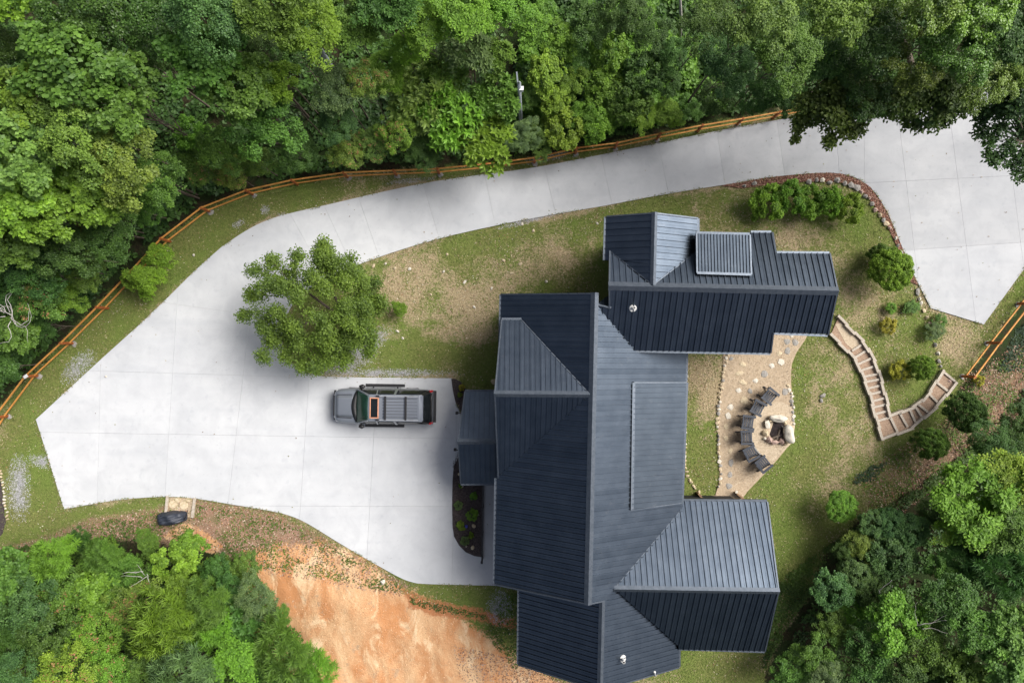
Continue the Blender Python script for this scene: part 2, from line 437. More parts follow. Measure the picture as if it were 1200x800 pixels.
def grid_part(name, sel, kind='structure', label=None):
    """faces of the sheet where sel is true"""
    idx = np.arange(nx*ny).reshape(nx, ny)
    q = np.stack([idx[:-1, :-1], idx[1:, :-1], idx[1:, 1:], idx[:-1, 1:]], -1)[sel]
    u, inv = np.unique(q, return_inverse=True)
    F = inv.reshape(-1, 4)
    V = np.stack([X.ravel()[u], Y.ravel()[u], Z.ravel()[u]], 1)
    me = bpy.data.meshes.new(name)
    me.vertices.add(len(V)); me.vertices.foreach_set('co', V.astype('f4').ravel())
    me.loops.add(F.size); me.loops.foreach_set('vertex_index', F.astype('i4').ravel())
    me.polygons.add(len(F)); me.polygons.foreach_set('loop_start', np.arange(0, F.size, 4, dtype='i4'))
    me.polygons.foreach_set('use_smooth', np.ones(len(F), bool))
    me.update(calc_edges=True)
    for nm, ch in (('mask_a', (m_lawn, m_clay, m_grv)), ('mask_b', (m_lit, m_dry, m_red))):
        at = me.attributes.new(nm, 'FLOAT_COLOR', 'POINT')
        D = np.ones((len(V), 4), 'f4')
        for k in range(3): D[:, k] = ch[k].ravel()[u]
        at.data.foreach_set('color', D.ravel())
    me.materials.append(M['ground'])
    o = bpy.data.objects.new(name, me); COL.objects.link(o)
    tag(o, kind=kind, label=label)
    return o
def cell(a): return (a[:-1, :-1]+a[1:, 1:])/2
cg, cc, cl_, cr_, cw = cell(m_grv), cell(m_clay), cell(m_lit), cell(m_red), cell(m_lawn)
rest = np.ones_like(cg, bool)
S_gr = cg > .5; S_cl = ((cc > .5) | (cr_ > .5)) & ~S_gr; S_li = (cl_ > .5) & ~S_gr & ~S_cl
S_la = (cw > .5) & ~S_gr & ~S_cl & ~S_li; S_fo = ~(S_gr | S_cl | S_li | S_la)
grid_part('forest_floor', S_fo); grid_part('lawn', S_la); grid_part('leaf_litter_ground', S_li)
grid_part('clay_bank', S_cl); grid_part('gravel_ground', S_gr)
# far ground: a ring out to the horizon
fm = simple('far_woodland_floor', (.02, .035, .012), (.05, .075, .025), .4, .95, 0, .1, .3, .2, use_pos=True)
x0, x1, y0, y1 = gx[0], gx[-1], gy[0], gy[-1]; R_ = 900; zf = -.62
V = [(x0,y0,zf),(x1,y0,zf),(x1,y1,zf),(x0,y1,zf),(-R_,-R_,zf),(R_,-R_,zf),(R_,R_,zf),(-R_,R_,zf)]
V += [(x0,y0,.1),(x1,y0,.1),(x1,y1,.1),(x0,y1,.1)]
tag(put('ground', V[:8], [(4,5,1,0),(5,6,2,1),(6,7,3,2),(7,4,0,3)], fm), kind='structure')

# ------------------------------------------------------------------ driveway slabs
def clip_poly(poly, a, b, keep_left=True):
    ax, ay = a; bx, by = b
    L = math.hypot(bx-ax, by-ay)
    def side(p):
        s = ((bx-ax)*(p[1]-ay)-(by-ay)*(p[0]-ax))/L
        return s if keep_left else -s
    out = []
    for i in range(len(poly)):
        p, q = poly[i], poly[(i+1) % len(poly)]
        sp, sq = side(p)-.09, side(q)-.09          # leaves a saw-cut joint
        if sp >= 0: out.append(p)
        if (sp > 0) != (sq > 0) and abs(sp-sq) > 1e-9:
            t = sp/(sp-sq); out.append((p[0]+t*(q[0]-p[0]), p[1]+t*(q[1]-p[1])))
    return out
def area(p): return abs(sum(p[i][0]*p[(i+1) % len(p)][1]-p[(i+1) % len(p)][0]*p[i][1] for i in range(len(p))))/2
def cut(polys, lines):
    for a, b in lines:
        nw = []
        for p in polys:
            for k in (True, False):
                r = clip_poly(p, a, b, k)
                if len(r) >= 3 and area(r) > 40: nw.append(r)
        polys = nw
    return polys
ZD = .07
def smooth_outline(pts, it=1, keep=45):
    for _ in range(it):
        out = []
        n = len(pts)
        for i in range(n):
            a, p, b = Vector(pts[i-1]), Vector(pts[i]), Vector(pts[(i+1) % n])
            ang = math.degrees((p-a).angle(b-p)) if (p-a).length > 0 and (b-p).length > 0 else 0
            if ang > keep or ang < 2: out.append(tuple(p))
            else:
                out.append(tuple(p.lerp(a, .25))); out.append(tuple(p.lerp(b, .25)))
        pts = out
    return pts
DR = smooth_outline(DRIVE, 2)
_i = DRIVE.index((262, 288)); _j = DRIVE.index((330, 398))
west = smooth_outline(DRIVE[_i:]+DRIVE[:_j+1], 2)
rampp = smooth_outline(DRIVE[_j:_i+1], 2)
ramp_w, east = sorted([clip_poly(rampp, (1012, 60), (1012, 250), k) for k in (True, False)], key=lambda q: sum(p[0] for p in q)/len(q))
slabs = cut([west], [((100,434),(300,440)), ((50,506),(530,513.5)), ((175,352),(275,366)), ((300,592),(430,592.5)),
                     ((119,420),(115.5,560)), ((204,420),(194,580)), ((290,400),(269,580)), ((362,450),(352,600)), ((438,515),(432,620)), ((530.5,650),(529.5,682))])
slabs += cut([ramp_w], [((340,250),(362,290)), ((382,245),(405,295)), ((425,245),(444,300)), ((503,240),(514,277)), ((568,205),(580,262)), ((640,205),(651,250)),
                        ((705,185),(717,240)), ((772,172),(783,226)), ((840,157),(849,215)), ((911,150),(919,205)), ((980,160),(983,205))])
slabs += cut([east], [((1030,214),(1200,205.5)), ((1065,293),(1200,284)), ((1050,120),(1062,220)), ((1114,150),(1142,372)), ((1178,150),(1197,300))])
drive = tag(bpy.data.objects.new('driveway', None), kind='structure'); COL.objects.link(drive); WO['driveway'] = Vector((0, 0, 0))
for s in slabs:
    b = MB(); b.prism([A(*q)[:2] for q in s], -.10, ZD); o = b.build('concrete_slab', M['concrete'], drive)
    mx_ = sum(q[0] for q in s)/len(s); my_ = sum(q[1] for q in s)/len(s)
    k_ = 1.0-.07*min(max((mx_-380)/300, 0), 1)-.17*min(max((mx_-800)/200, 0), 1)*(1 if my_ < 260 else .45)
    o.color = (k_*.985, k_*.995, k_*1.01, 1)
b = MB(); b.prism([A(q[0], q[1])[:2] for q in DR], -.16, ZD-.035); b.build('joint_filler', M['joint'], drive)
# walkway slabs between planting bed and house, and garage apron
for (x_, y_, u, v) in ((568.5,566,612,602),(568.5,602.6,612,649),):
    b = MB(); b.prism([A(x_, y_)[:2], A(u, y_)[:2], A(u, v)[:2], A(x_, v)[:2]], .0, ZD+.004); b.build('walkway_slab', M['concrete'], drive)

# ------------------------------------------------------------------ scattered ground cover (nobody could count it)
def scatter(name, n, polys, size, cols, mask=None, flat=.35, mat='vcol', shape='leaf', z=0.0, off=.0, label=None, seed=1, colfn=None):
    r = np.random.default_rng(seed)
    xs = []; ys = []
    allp = np.concatenate([np.array(p) for p in polys])
    lo = np.maximum(allp.min(0), (-70, -70)); hi = np.minimum(allp.max(0), (1270, 870))
    got = 0
    while got < n:
        x = r.uniform(lo[0], hi[0], n*2); y = r.uniform(lo[1], hi[1], n*2)
        k = np.zeros(len(x), bool)
        for p in polys: k |= sdist(x, y, p) > 0
        if mask is not None: k &= mask(x, y, r)
        xs.append(x[k]); ys.append(y[k]); got += k.sum()
        if k.sum() == 0: break
    px = np.concatenate(xs)[:n]; py = np.concatenate(ys)[:n]; n = len(px)
    wx = (px-600)/20; wy = (400-py)/20
    wz = gz(wx, wy)+z+r.random(n)*off
    L = r.uniform(size[0], size[1], n)
    az = r.uniform(0, 6.283, n); tl = r.uniform(-flat, flat, n); rl = r.uniform(-flat, flat, n)
    ax = np.stack([np.cos(az)*np.cos(tl), np.sin(az)*np.cos(tl), np.sin(tl)], 1)
    bx = np.stack([-np.sin(az)*np.cos(rl), np.cos(az)*np.cos(rl), np.sin(rl)], 1)
    C = np.stack([wx, wy, wz+L*.3], 1)
    if shape == 'blade': T = [(-.5, 0), (.0, -.16), (.5, 0), (0, .16)]
    else: T = [(-.5, 0), (0, -.3), (.5, 0), (0, .3)]
    V = np.stack([C + ax*(t[0]*L)[:, None] + bx*(t[1]*L)[:, None] for t in T], 1).reshape(-1, 3)
    ci = r.integers(0, len(cols), n); cc = np.array(cols, 'f4')[ci]*r.uniform(.75, 1.25, (n, 1))
    if colfn is not None: cc = colfn(px, py, cc, r)
    me = bpy.data.meshes.new(name)
    me.vertices.add(n*4); me.vertices.foreach_set('co', V.astype('f4').ravel())
    me.loops.add(n*4); me.loops.foreach_set('vertex_index', np.arange(n*4, dtype='i4'))
    me.polygons.add(n); me.polygons.foreach_set('loop_start', np.arange(0, n*4, 4, dtype='i4'))
    me.update(calc_edges=True)
    at = me.attributes.new('col', 'FLOAT_COLOR', 'POINT')
    D = np.ones((n*4, 4), 'f4'); D[:, :3] = np.repeat(cc, 4, 0); at.data.foreach_set('color', D.ravel())
    me.materials.append(M[mat])
    o = bpy.data.objects.new(name, me); COL.objects.link(o)
    return tag(o, label=label, cat=name.replace('_', ' '), kind='stuff')
def not_paved(x, y, r): return (sdist(x, y, DRIVE) < -2)
HOUSE_FOOT = [(600,350),(700,350),(720,280),(870,300),(955,310),(955,380),(890,400),(790,420),(790,590),(890,600),(880,740),(610,760),(600,560),(560,550),(560,470),(600,460)]
def lawn_ok(x, y, r):
    k = (sdist(x, y, DRIVE) < -1) & (sdist(x, y, CLAY) < 4) & (sdist(x, y, HOUSE_FOOT) < 0) & (sdist(x, y, LITTER) < 6)
    for e in GRAVEL: k &= ellv(x, y, e) < -.05
    k &= sdist(x, y, PATIO) < -1
    return k
PATIO = [(847,396),(848,415),(846,445),(842,480),(841,520),(844,560),(838,580),(800,584),(796,600),(862,600),(868,583),(905,545),(927,518),(931,495),(929,470),(926,445),(928,420),(948,391),(950,375),(930,375),(905,393),(880,396)]
def lawncol(px, py, cc, r):
    wx = (px-600)/20; wy = (400-py)/20
    d = .24 + (fbm(wx, wy, 4.5, 30)-.5)*1.3
    for e in DRY: d = d + np.clip(ellv(px, py, e[:5])*2.0, 0, 1)*e[5]
    d = d + (fbm(wx, wy, .7, 33)-.5)*1.2
    k = r.random(len(px)) < np.clip((d-.25)*1.5, .06, .9)
    st = np.array([(.44, .35, .21), (.32, .24, .14), (.56, .47, .31)], 'f4')[r.integers(0, 3, len(px))]
    cc = cc.copy(); cc[k] = st[k]; return cc
scatter('grass', 110000, [YARD], (.05, .12), [(.13, .185, .04), (.20, .24, .07), (.10, .15, .028), (.16, .22, .045)], lawn_ok, .7, 'vcol', 'blade', 0, .02, 'short patchy green and straw coloured lawn grass', 3, lawncol)
litc = [(.30, .19, .13), (.40, .28, .21), (.22, .12, .08), (.46, .36, .28), (.34, .17, .10)]
def lit_ok(x, y, r): return (sdist(x, y, DRIVE) < 0) & (sdist(x, y, HOUSE_FOOT) < 0)
scatter('fallen_leaves', 15000, [LITTER, LITTER2, LITTER3], (.05, .12), litc, lit_ok, .6, 'vcol', 'leaf', 0, .03, 'brown and pinkish fallen leaves below the drive edge', 4)
def spars(x, y, r): return lawn_ok(x, y, r) & (fbm((x-600)/20, (400-y)/20, 2.2, 44) > .52)
scatter('leaf_litter', 5000, [YARD], (.04, .09), litc+[(.55, .48, .36), (.6, .55, .45)], spars, .5, 'vcol', 'leaf', 0.01, .02, 'pale scattered dead leaves across the lawns', 5)
scatter('gravel_stones', 9000, [[(e[0]-e[2]*math.cos(e[4])*1.1-e[3], e[1]-abs(e[2]*math.sin(e[4]))-e[3]*1.1), (e[0]+e[2]+e[3], e[1]-abs(e[2]*math.sin(e[4]))-e[3]*1.1), (e[0]+e[2]+e[3], e[1]+e[2]*abs(math.sin(e[4]))+e[3]*1.1), (e[0]-e[2]-e[3], e[1]+e[2]*abs(math.sin(e[4]))+e[3]*1.1)] for e in GRAVEL],
        (.03, .07), [(.4, .4, .41), (.55, .55, .55), (.25, .25, .26)], lambda x, y, r: np.any([ellv(x, y, e) > r.random(len(x))*.5-.12 for e in GRAVEL], 0) & (sdist(x, y, DRIVE) < 0), .5, 'vcol', 'leaf', 0, .01, 'grey crushed stone showing through thin grass', 6)
scatter('clay_crumbs', 6000, [CLAY], (.03, .07), [(.66, .46, .28), (.52, .28, .14), (.78, .62, .42), (.40, .24, .13)], None, .5, 'vcol', 'leaf', 0, .01, 'crumbled pale and orange clay on the bare bank', 7)
def edge_ok(x, y, r):
    d = sdist(x, y, DRIVE); return (d < -.3) & (d > -5)
scatter('edge_debris', 3500, [[(30,80),(1270,80),(1270,700),(30,700)]], (.03, .07), [(.2,.14,.1),(.45,.4,.35),(.3,.2,.14),(.12,.13,.05)], edge_ok, .5, 'vcol', 'leaf', 0, .015, 'twigs and grit along the concrete edge', 8)

scatter('edge_grass', 2600, [[(30,80),(1270,80),(1270,700),(30,700)]], (.06, .13), [(.14,.19,.05),(.2,.2,.08),(.4,.32,.2),(.11,.16,.03)], lambda x, y, r: (lambda d: (d < 1.6) & (d > -1.5))(sdist(x, y, DRIVE)) & (fbm(x/20, y/20, 1.1, 91) > .5), .5, 'vcol', 'blade', ZD+.002, .02, 'ragged grass creeping over the concrete edge', 13)
scatter('drive_leaves', 190, [DRIVE], (.05, .11), [(.30,.22,.14),(.2,.2,.08),(.36,.3,.2),(.16,.11,.07)], lambda x, y, r: (sdist(x, y, DRIVE) > 2) & ((sdist(x, y, DRIVE) < 14) | (x > 850) | (r.random(len(x)) < .12)), .4, 'vcol', 'leaf', ZD+.002, .004, 'few dead leaves blown onto the concrete', 14)
# ------------------------------------------------------------------ stones (shared meshes)
def stone_mesh(seed, flat=.6, sub=1):
    bm = bmesh.new(); bmesh.ops.create_icosphere(bm, subdivisions=sub, radius=.5)
    r = random.Random(seed); ph = [r.uniform(0, 6) for _ in range(6)]
    for v in bm.verts:
        c = v.co.normalized()
        k = 1+.16*math.sin(3*c.x+ph[0])+.14*math.sin(4*c.y+ph[1])+.12*math.sin(5*c.z+ph[2])+r.uniform(-.07, .07)
        v.co = c*.5*k; v.co.z *= flat
    me = bpy.data.meshes.new('stone'); bm.to_mesh(me); bm.free(); return me
STONES = {}
def stone(parent, px, py, w, h, mat, rot=None, name='stone', zc=0.0, hz=.18, label=None, seed=None, sub=1):
    k = (mat, random.randrange(4) if seed is None else seed, sub)
    if k not in STONES:
        me = stone_mesh(hash(str(k)) % 997 if False else (len(STONES)*7+3), 1.0, sub)
        me.materials.append(M[mat]); me.polygons.foreach_set('use_smooth', [sub > 1]*len(me.polygons)); STONES[k] = me
    p = A(px, py, zc)
    o = inst(name, STONES[k], (p.x, p.y, zc), (0, 0, random.uniform(0, 3.1) if rot is None else rot), (w/20, h/20, hz), parent)
    if label: o['label'] = label
    return o
def polyline_pts(pts, step):
    out = []
    for a, b in zip(pts, pts[1:]):
        L = math.dist(a, b); n = max(1, round(L/step))
        for i in range(n): out.append((a[0]+(b[0]-a[0])*i/n, a[1]+(b[1]-a[1])*i/n))
    return out
def edging(pts, step, size, mats, name, label, hz=.2):
    c = A(*pts[len(pts)//2])
    t = thing(name, (c.x, c.y, 0), label, 'stone edging')
    for p in polyline_pts(pts, step):
        stone(t, p[0]+random.uniform(-.8, .8), p[1]+random.uniform(-.5, .5), size*random.uniform(.7, 1.25), size*random.uniform(.6, 1.0), random.choice(mats), hz=hz*random.uniform(.7, 1.2), zc=.05)
    return t
edging([(805.5,415),(804,440),(803,480),(802.5,520),(803,548),(808,562),(815,572),(822,580)], 4.6, 5.0, ['stone_tan','stone_pale','stone_tan'], 'stone_edging', 'thin row of cream stones hugging the east wall of the main house')
edging([(852,415),(849,432),(846,450),(843,470),(841,490),(841,510),(842.5,530),(844.5,550),(844,565),(838,575)], 4.8, 5.2, ['stone_tan','stone_pale','stone_tan','stone_grey'], 'stone_edging', 'curved row of tan stones between the narrow grass strip and gravel patio')
edging([(924,452),(927,465),(929,478),(930,492),(930,502)], 5.2, 5.6, ['stone_tan','stone_pale','stone_grey'], 'stone_edging', 'short row of tan stones on the right rim of the patio by the fire pit')
edging([(-20,520),(0,552),(3,565),(4.5,578),(6,592),(8.5,604),(9,612)], 3.6, 3.6, ['stone_tan','stone_pale'], 'stone_edging', 'thin row of yellowish stones around the dark bed at the far left edge')

# dark bed at the left edge, red mulch band, planting bed by the garage
def sheet(name, pts, z0, z1, mat, kind='structure', label=None, smooth=0):
    if smooth: pts = smooth_outline(pts, smooth)
    b = MB(); b.prism([A(*p)[:2] for p in pts], z0, z1); return tag(b.build(name, mat), kind=kind, label=label)
sheet('mulch_bed', [(-40,520),(0,554),(3,578),(5,595),(7,612),(3,625),(-10,640),(-40,650)], -.1, .05, M['mulch'])
sheet('mulch_bed', [(529,443.5),(533,443.5),(540,447),(546,456),(552,462),(566,470),(566,652),(556,650.5),(546,646),(538,638),(532.5,628),(530.5,616),(530,590),(530.5,562),(532,545),(541,528),(560,505),(541,487),(534,471),(531,458)], -.02, .105, M['mulch'])
sheet('red_mulch_band', [(845,218),(862,213.5),(900,206.5),(945,202),(975,201),(996,204),(1011,211),(1024,221),(1034,235),(1044,253),(1057,285),(1070,318),(1075,334),(1066,330),(1054,296),(1040,266),(1026,243),(1012,226),(998,217),(975,213),(945,213),(905,216),(870,221)], -.02, .045, M['redmulch'])
M['redlitter'] = M['redmulch']
scatter('mulch_chips', 2600, [[(845,218),(862,213.5),(900,206.5),(945,202),(975,201),(996,204),(1011,211),(1024,221),(1034,235),(1044,253),(1057,285),(1070,318),(1075,334),(1066,330),(1054,296),(1040,266),(1026,243),(1012,226),(998,217),(975,213),(945,213),(905,216),(870,221)]],
        (.05, .10), [(.26,.13,.09),(.36,.2,.15),(.14,.06,.045),(.42,.27,.2)], lambda x, y, r: sdist(x, y, DRIVE) < 0, .6, 'vcol', 'leaf', .04, .03, 'reddish wood chips between the drive and the stone border', 9)
scatter('bark_chips', 2600, [[(531,540),(548,505),(566,520),(566,651),(546,645),(532,628)], [(532,445),(545,458),(558,470),(545,488),(534,470)]], (.04, .09), [(.05,.038,.035),(.09,.07,.065),(.03,.022,.02),(.12,.10,.09)], None, .6, 'vcol', 'leaf', .10, .02, 'dark bark chips in the bed beside the garage', 10)

# retaining border rocks of the upper lawn
t = thing('rock_border', A(1030, 250), 'irregular border of flat grey and tan rocks along the red mulch band', 'rock border')
for (x, y, w, h, mt) in [(884,215,9,6,'stone_grey'),(872,218,7,5,'stone_grey'),(948,213,9,8,'stone_grey'),(957,211,6,7,'stone_grey'),(963.5,211,8,7,'stone_pale'),(972,214,8,6,'stone_grey'),(981,211,11,9,'stone_grey'),(990,215,8,7,'stone_grey'),(997,217,9,8,'stone_grey'),(1004,220,12,8,'stone_grey'),
        (1009,225,6,6,'stone_pink'),(1014,230,8,5,'stone_grey'),(1019,232,5,6,'stone_pink'),(1022,239,8,6,'stone_grey'),(1026,246,7,9,'stone_pink'),(1031,252,7,8,'stone_tan'),(1035,258,6,6,'stone_grey'),(1039,262,8,9,'stone_tan'),(1042,267,6,5,'stone_pink'),(1049,279,5,7,'stone_pale'),(1052,288,4,6,'stone_grey'),
        (1056,296,5,6,'stone_grey'),(1075,342,6,10,'stone_grey'),(1077,350,5,7,'stone_pale'),(1079,355,5,7,'stone_pale'),(1083,364,5,7,'stone_tan'),(1086,372,5,6,'stone_tan'),(1089,379,5,6,'stone_pink'),(1090,386,5,5,'stone_grey'),(1096,404,6,7,'stone_grey'),(1099,414,6,7,'stone_pale'),(1100,423,5,6,'stone_grey'),(1102,429,4,5,'stone_grey')]:
    stone(t, x, y, w*.92, h*.86, mt, hz=.24, zc=.06, rot=random.uniform(-.5, .5))

# ------------------------------------------------------------------ patio, stepping stones, ring
sheet('gravel_patio', PATIO, -.05, .055, M['sand'], label='tan gravel patio and path curving between the two houses', smooth=1)
scatter('patio_grit', 6500, [PATIO], (.03, .06), [(.5,.41,.3),(.38,.29,.2),(.6,.52,.4),(.28,.21,.15)], lambda x, y, r: sdist(x, y, PATIO) > 1, .5, 'vcol', 'leaf', .058, .004, 'loose tan grit over the patio', 12)
t = thing('stepping_stones', A(870, 480, .06), 'loose trail of flat cream stepping stones winding over the gravel patio', 'stepping stones')
for (x, y, w, h, mt) in [(865,457,9,7,'stone_pale'),(872,469,13,10,'stone_tan'),(879,458,6,6,'stone_grey'),(855.5,477,9,9,'stone_pale'),(854,487,7,8,'stone_pale'),(851,499.5,6,8,'stone_tan'),(851,513,6,7,'stone_tan'),(856,528,7,8,'stone_tan'),(856.5,542,7,8,'stone_grey'),(855.5,556,7,7,'stone_grey'),(854,569,8,8,'stone_grey'),
        (885,446,8,7,'stone_pale'),(871,448,9,7,'stone_tan'),(896,438,10,8,'stone_grey'),(904,428,9,7,'stone_pale'),(916,424.5,9,7,'stone_pale'),(913,414,9,6,'stone_tan'),(923,411,8,8,'stone_grey'),(922,400,8,8,'stone_grey'),(932,401,9,9,'stone_grey'),(927,393,7,5,'stone_pale'),(871,427,9,7,'stone_tan'),(867,437,11,6,'stone_tan'),(920,459,8,8,'stone_grey'),(857,420,7,4,'stone_grey')]:
    stone(t, x, y, w, h, mt, hz=.07, zc=.065, rot=random.uniform(-.6, .6), name='stepping_stone')
# ring curb round the fire pit
cc_ = (911, 504); rr_ = 32
b = MB(); arc = []
for i in range(25):
    a = math.radians(118+ i*(245-118)/24); arc.append((cc_[0]+rr_*math.cos(a), cc_[1]-rr_*1.13*math.sin(a)))
for p, q in zip(arc, arc[1:]): b.beam(A(*p, .10), A(*q, .10), .07, .14)
b.build('patio_curb', M['curb'], None); tag(bpy.data.objects['patio_curb'], 'thin grey curved curb between the chairs and the fire pit sand', 'curb')
sheet('ring_sand', [*arc, (905,541),(928,518),(931,500),(929,478),(915,470)], .0, .062, M['sand2'], label='paler sand inside the curved curb')
t = thing('fire_pit', A(908, 505, .06), 'round fire pit ringed with rough stones beside a large pale boulder', 'fire pit')
b = MB(); b.tube([A(909.5, 503, .06), A(909.5, 503, .16)], [.52, .48], 14); b.build('ash_bed', M['soot'], t)
for i, (x, y, w, h, mt, hz) in enumerate([(899.5,497,7,10,'stone_pale',.4),(897,507,7,10,'stone_tan',.4),(901,515,8,8,'stone_pink',.4),(908,518,9,7,'stone_pink',.45),(916,517,9,7,'stone_pink',.4),(921,520,5,4,'stone_tan',.3),(903,491,6,5,'stone_tan',.35),(919,495,5,6,'stone_tan',.4),(896,514,4,5,'stone_pale',.25),(917,500,4,5,'stone_grey',.3)]):
    stone(t, x, y, w, h, mt, hz=hz, zc=.18)
for x, y, a in ((908,512,.4),(912,509,1.3)):
    p = A(x, y, .22); d = Vector((math.cos(a), math.sin(a), .1))*.3
    b = MB(); b.tube([p-d, p+d], [.06, .05], 7); b.build('log', M['bark'], t)
o = stone(None, 922.8, 508, 14, 18, 'stone_pale', rot=.2, name='boulder', zc=.3, hz=.8, seed=1, sub=3); tag(o, 'largest smooth pale boulder on the right rim of the fire pit', 'boulder')
o = stone(None, 911, 490, 16, 10.5, 'stone_pale', rot=-.1, name='boulder', zc=.25, hz=.6, seed=2, sub=3); tag(o, 'flat-topped tan boulder on the upper rim of the fire pit', 'boulder')
o = stone(None, 964, 463.5, 8, 5, 'stone_grey', rot=.5, name='rock', zc=.06, hz=.2, seed=0); tag(o, 'small grey rock lying alone on the lawn right of the fire pit', 'rock')
o = stone(None, 962.5, 469, 4, 5, 'stone_grey', rot=.2, name='rock', zc=.05, hz=.15, seed=2); tag(o, 'smaller grey rock touching the lone rock on the lawn', 'rock')
for (x, y, w, h, mt, lb) in [(448.5,682,8,7,'stone_pale','pale rock on the litter just below the drive corner'),(579,447,7,8,'stone_tan','tan rock tucked against the wall left of the west wing'),(124.5,441,3,3,'stone_pale','tiny pale rock in the grass strip by the left fence'),(227,299,4,3,'stone_pale','small white stone at the drive edge near the left bend'),
        (1112,446,6,5,'stone_pink','pinkish stone right of the upper end of the timber steps'),(1106,355,5,5,'stone_grey','')]:
    if lb:
        o = stone(None, x, y, w, h, mt, name='rock', zc=.06, hz=.22); tag(o, lb, 'rock')
tt = thing('lawn_rocks', A(560, 300), 'scatter of small half-buried tan stones in the dry lawn below the drive', 'stones')
for (x, y) in [(438,311),(452,309),(463,314),(480,315),(524,298),(610,309),(600,320),(590,305),(625,270),(545,330),(505,345),(466,388),(472,396),(640,330),(556,360),(520,318),(700,262),(576,338),(612,262),(660,250)]:
    stone(tt, x, y, random.uniform(3, 6), random.uniform(2.5, 4.5), random.choice(['stone_tan','stone_pale','stone_pale']), hz=.12, zc=.03)

# ------------------------------------------------------------------ adirondack chairs
def slat_board(b, p, q, w, t_): b.beam(p, q, w, t_)
def make_chair():
    """faces +x, origin on the ground under the seat"""
    t = thing('patio_chair', (0, 0, 0), 'x', 'chair', 'black chairs around the fire pit')
    for k in range(5):                     # seat boards
        b = MB(); x = .30-k*.115; z = .40-k*.028
        b.beam((x, -.27, z), (x, .27, z), .10, .022); b.build('seat_slat', M['chair'], t)
    for k in range(5):                     # fan back
        b = MB(); y = (k-2)*.108
        b.beam((-.20, y*.92, .30), (-.44, y*1.12, .95-.035*abs(k-2)), .098, .02, up=(1, 0, .4)); b.build('back_slat', M['chair'], t)
    b = MB(); b.beam((-.30, -.27, .55), (-.30, .27, .55), .05, .03); b.beam((-.40, -.27, .80), (-.40, .27, .80), .05, .03); b.build('back_rail', M['chair'], t)
    for s in (-1, 1):
        b = MB(); b.beam((-.36, s*.335, .60), (.38, s*.335, .62), .13, .025); b.build('arm', M['chair'], t)
        b = MB(); b.beam((.30, s*.30, 0), (.30, s*.30, .605), .09, .035, up=(1, 0, 0)); b.build('leg', M['chair'], t)
        b = MB(); b.beam((-.46, s*.28, .03), (.34, s*.28, .37), .035, .11); b.build('leg', M['chair'], t)
        b = MB(); b.beam((-.34, s*.30, .35), (-.36, s*.32, .59), .08, .03, up=(1, 0, 0)); b.build('arm_support', M['chair'], t)
    return t
chairs = [(900,463.5,-40,'topmost black chair of the arc, above the fire pit'),(886,477,-28,'second black chair from the top, angled beside the large tan stepping stone'),(874.5,494,-8,'third black chair from the top, left of the fire pit on the patio'),
          (873,511.5,2,'fourth black chair down the arc, facing straight right at the pit'),(878,530,28,'fifth black chair down, turned up towards the fire pit'),(892.5,542.5,40,'lowest black chair of the arc, at the lower corner of the patio')]
proto = make_chair()
for i, (x, y, a, lb) in enumerate(chairs):
    o = proto if i == 0 else copy_tree(proto)
    p = A(x, y, .3); o.location = (p.x, p.y, .058); o.rotation_euler.z = math.radians(a); o.scale = (1.02, 1.05, 1.0)
    o['label'] = lb

# ------------------------------------------------------------------ rail fences
def fence(posts, label, extra=None):
    c = A(*posts[len(posts)//2])
    t = thing('rail_fence', (c.x, c.y, 0), label, 'fence')
    P = [A(*p) for p in posts]
    for i, p in enumerate(P):
        d = (P[min(i+1, len(P)-1)]-P[max(i-1, 0)]).normalized(); n = Vector((-d.y, d.x, 0))
        b = MB(); z0 = float(gz(p.x, p.y)); b.beam((p.x, p.y, z0-.2), (p.x, p.y, 1.2), .12, .11, up=d)
        b.build('post', M['fencepost'], t)
        if 0 <= i and random.random() < .8:
            q = posts[i]; stone(t, q[0]+1, q[1]+1, 8, 7, 'stone_grey', hz=.12, zc=.02, name='footing')
    for a, c in zip(P, P[1:]):
        for z, w in ((.36, .068), (1.13, .072)):
            e = (c-a).normalized()*.12
            b = MB(); j = random.uniform(-.02, .02)
            b.beam(a-e+Vector((0, 0, z+j)), c+e+Vector((0, 0, z-j)), w, .07)
            b.build('rail', M['fence'], t)
    return t
fence([(-42,575),(-15,530),(10,487),(45,440),(86,402),(127,361),(163,323),(200,283),(246,248),(297,228),(349,216.5),(408,208),(465,205.5),(515,203.5),(570,198),(626,191),(674,180),(720,174),(769,163.5),(817,154),(863,146.5),(905,139),(945,131),(990,120)],
      'long orange-stained rail fence curving along the outer edge of the drive below the forest')
fence([(1127,440.5),(1156,401.5),(1192,356),(1228,308),(1262,262)], 'short orange rail fence from the timber steps to the right edge beside the slab')
o = None
b = MB(); p = A(30, 441, 1.28); b.box((p.x, p.y, 1.28), (.24, .17, .05), .6); tag(b.build('post_cap', M['white'], None), 'small white patch on top of a post of the left fence', 'post cap')

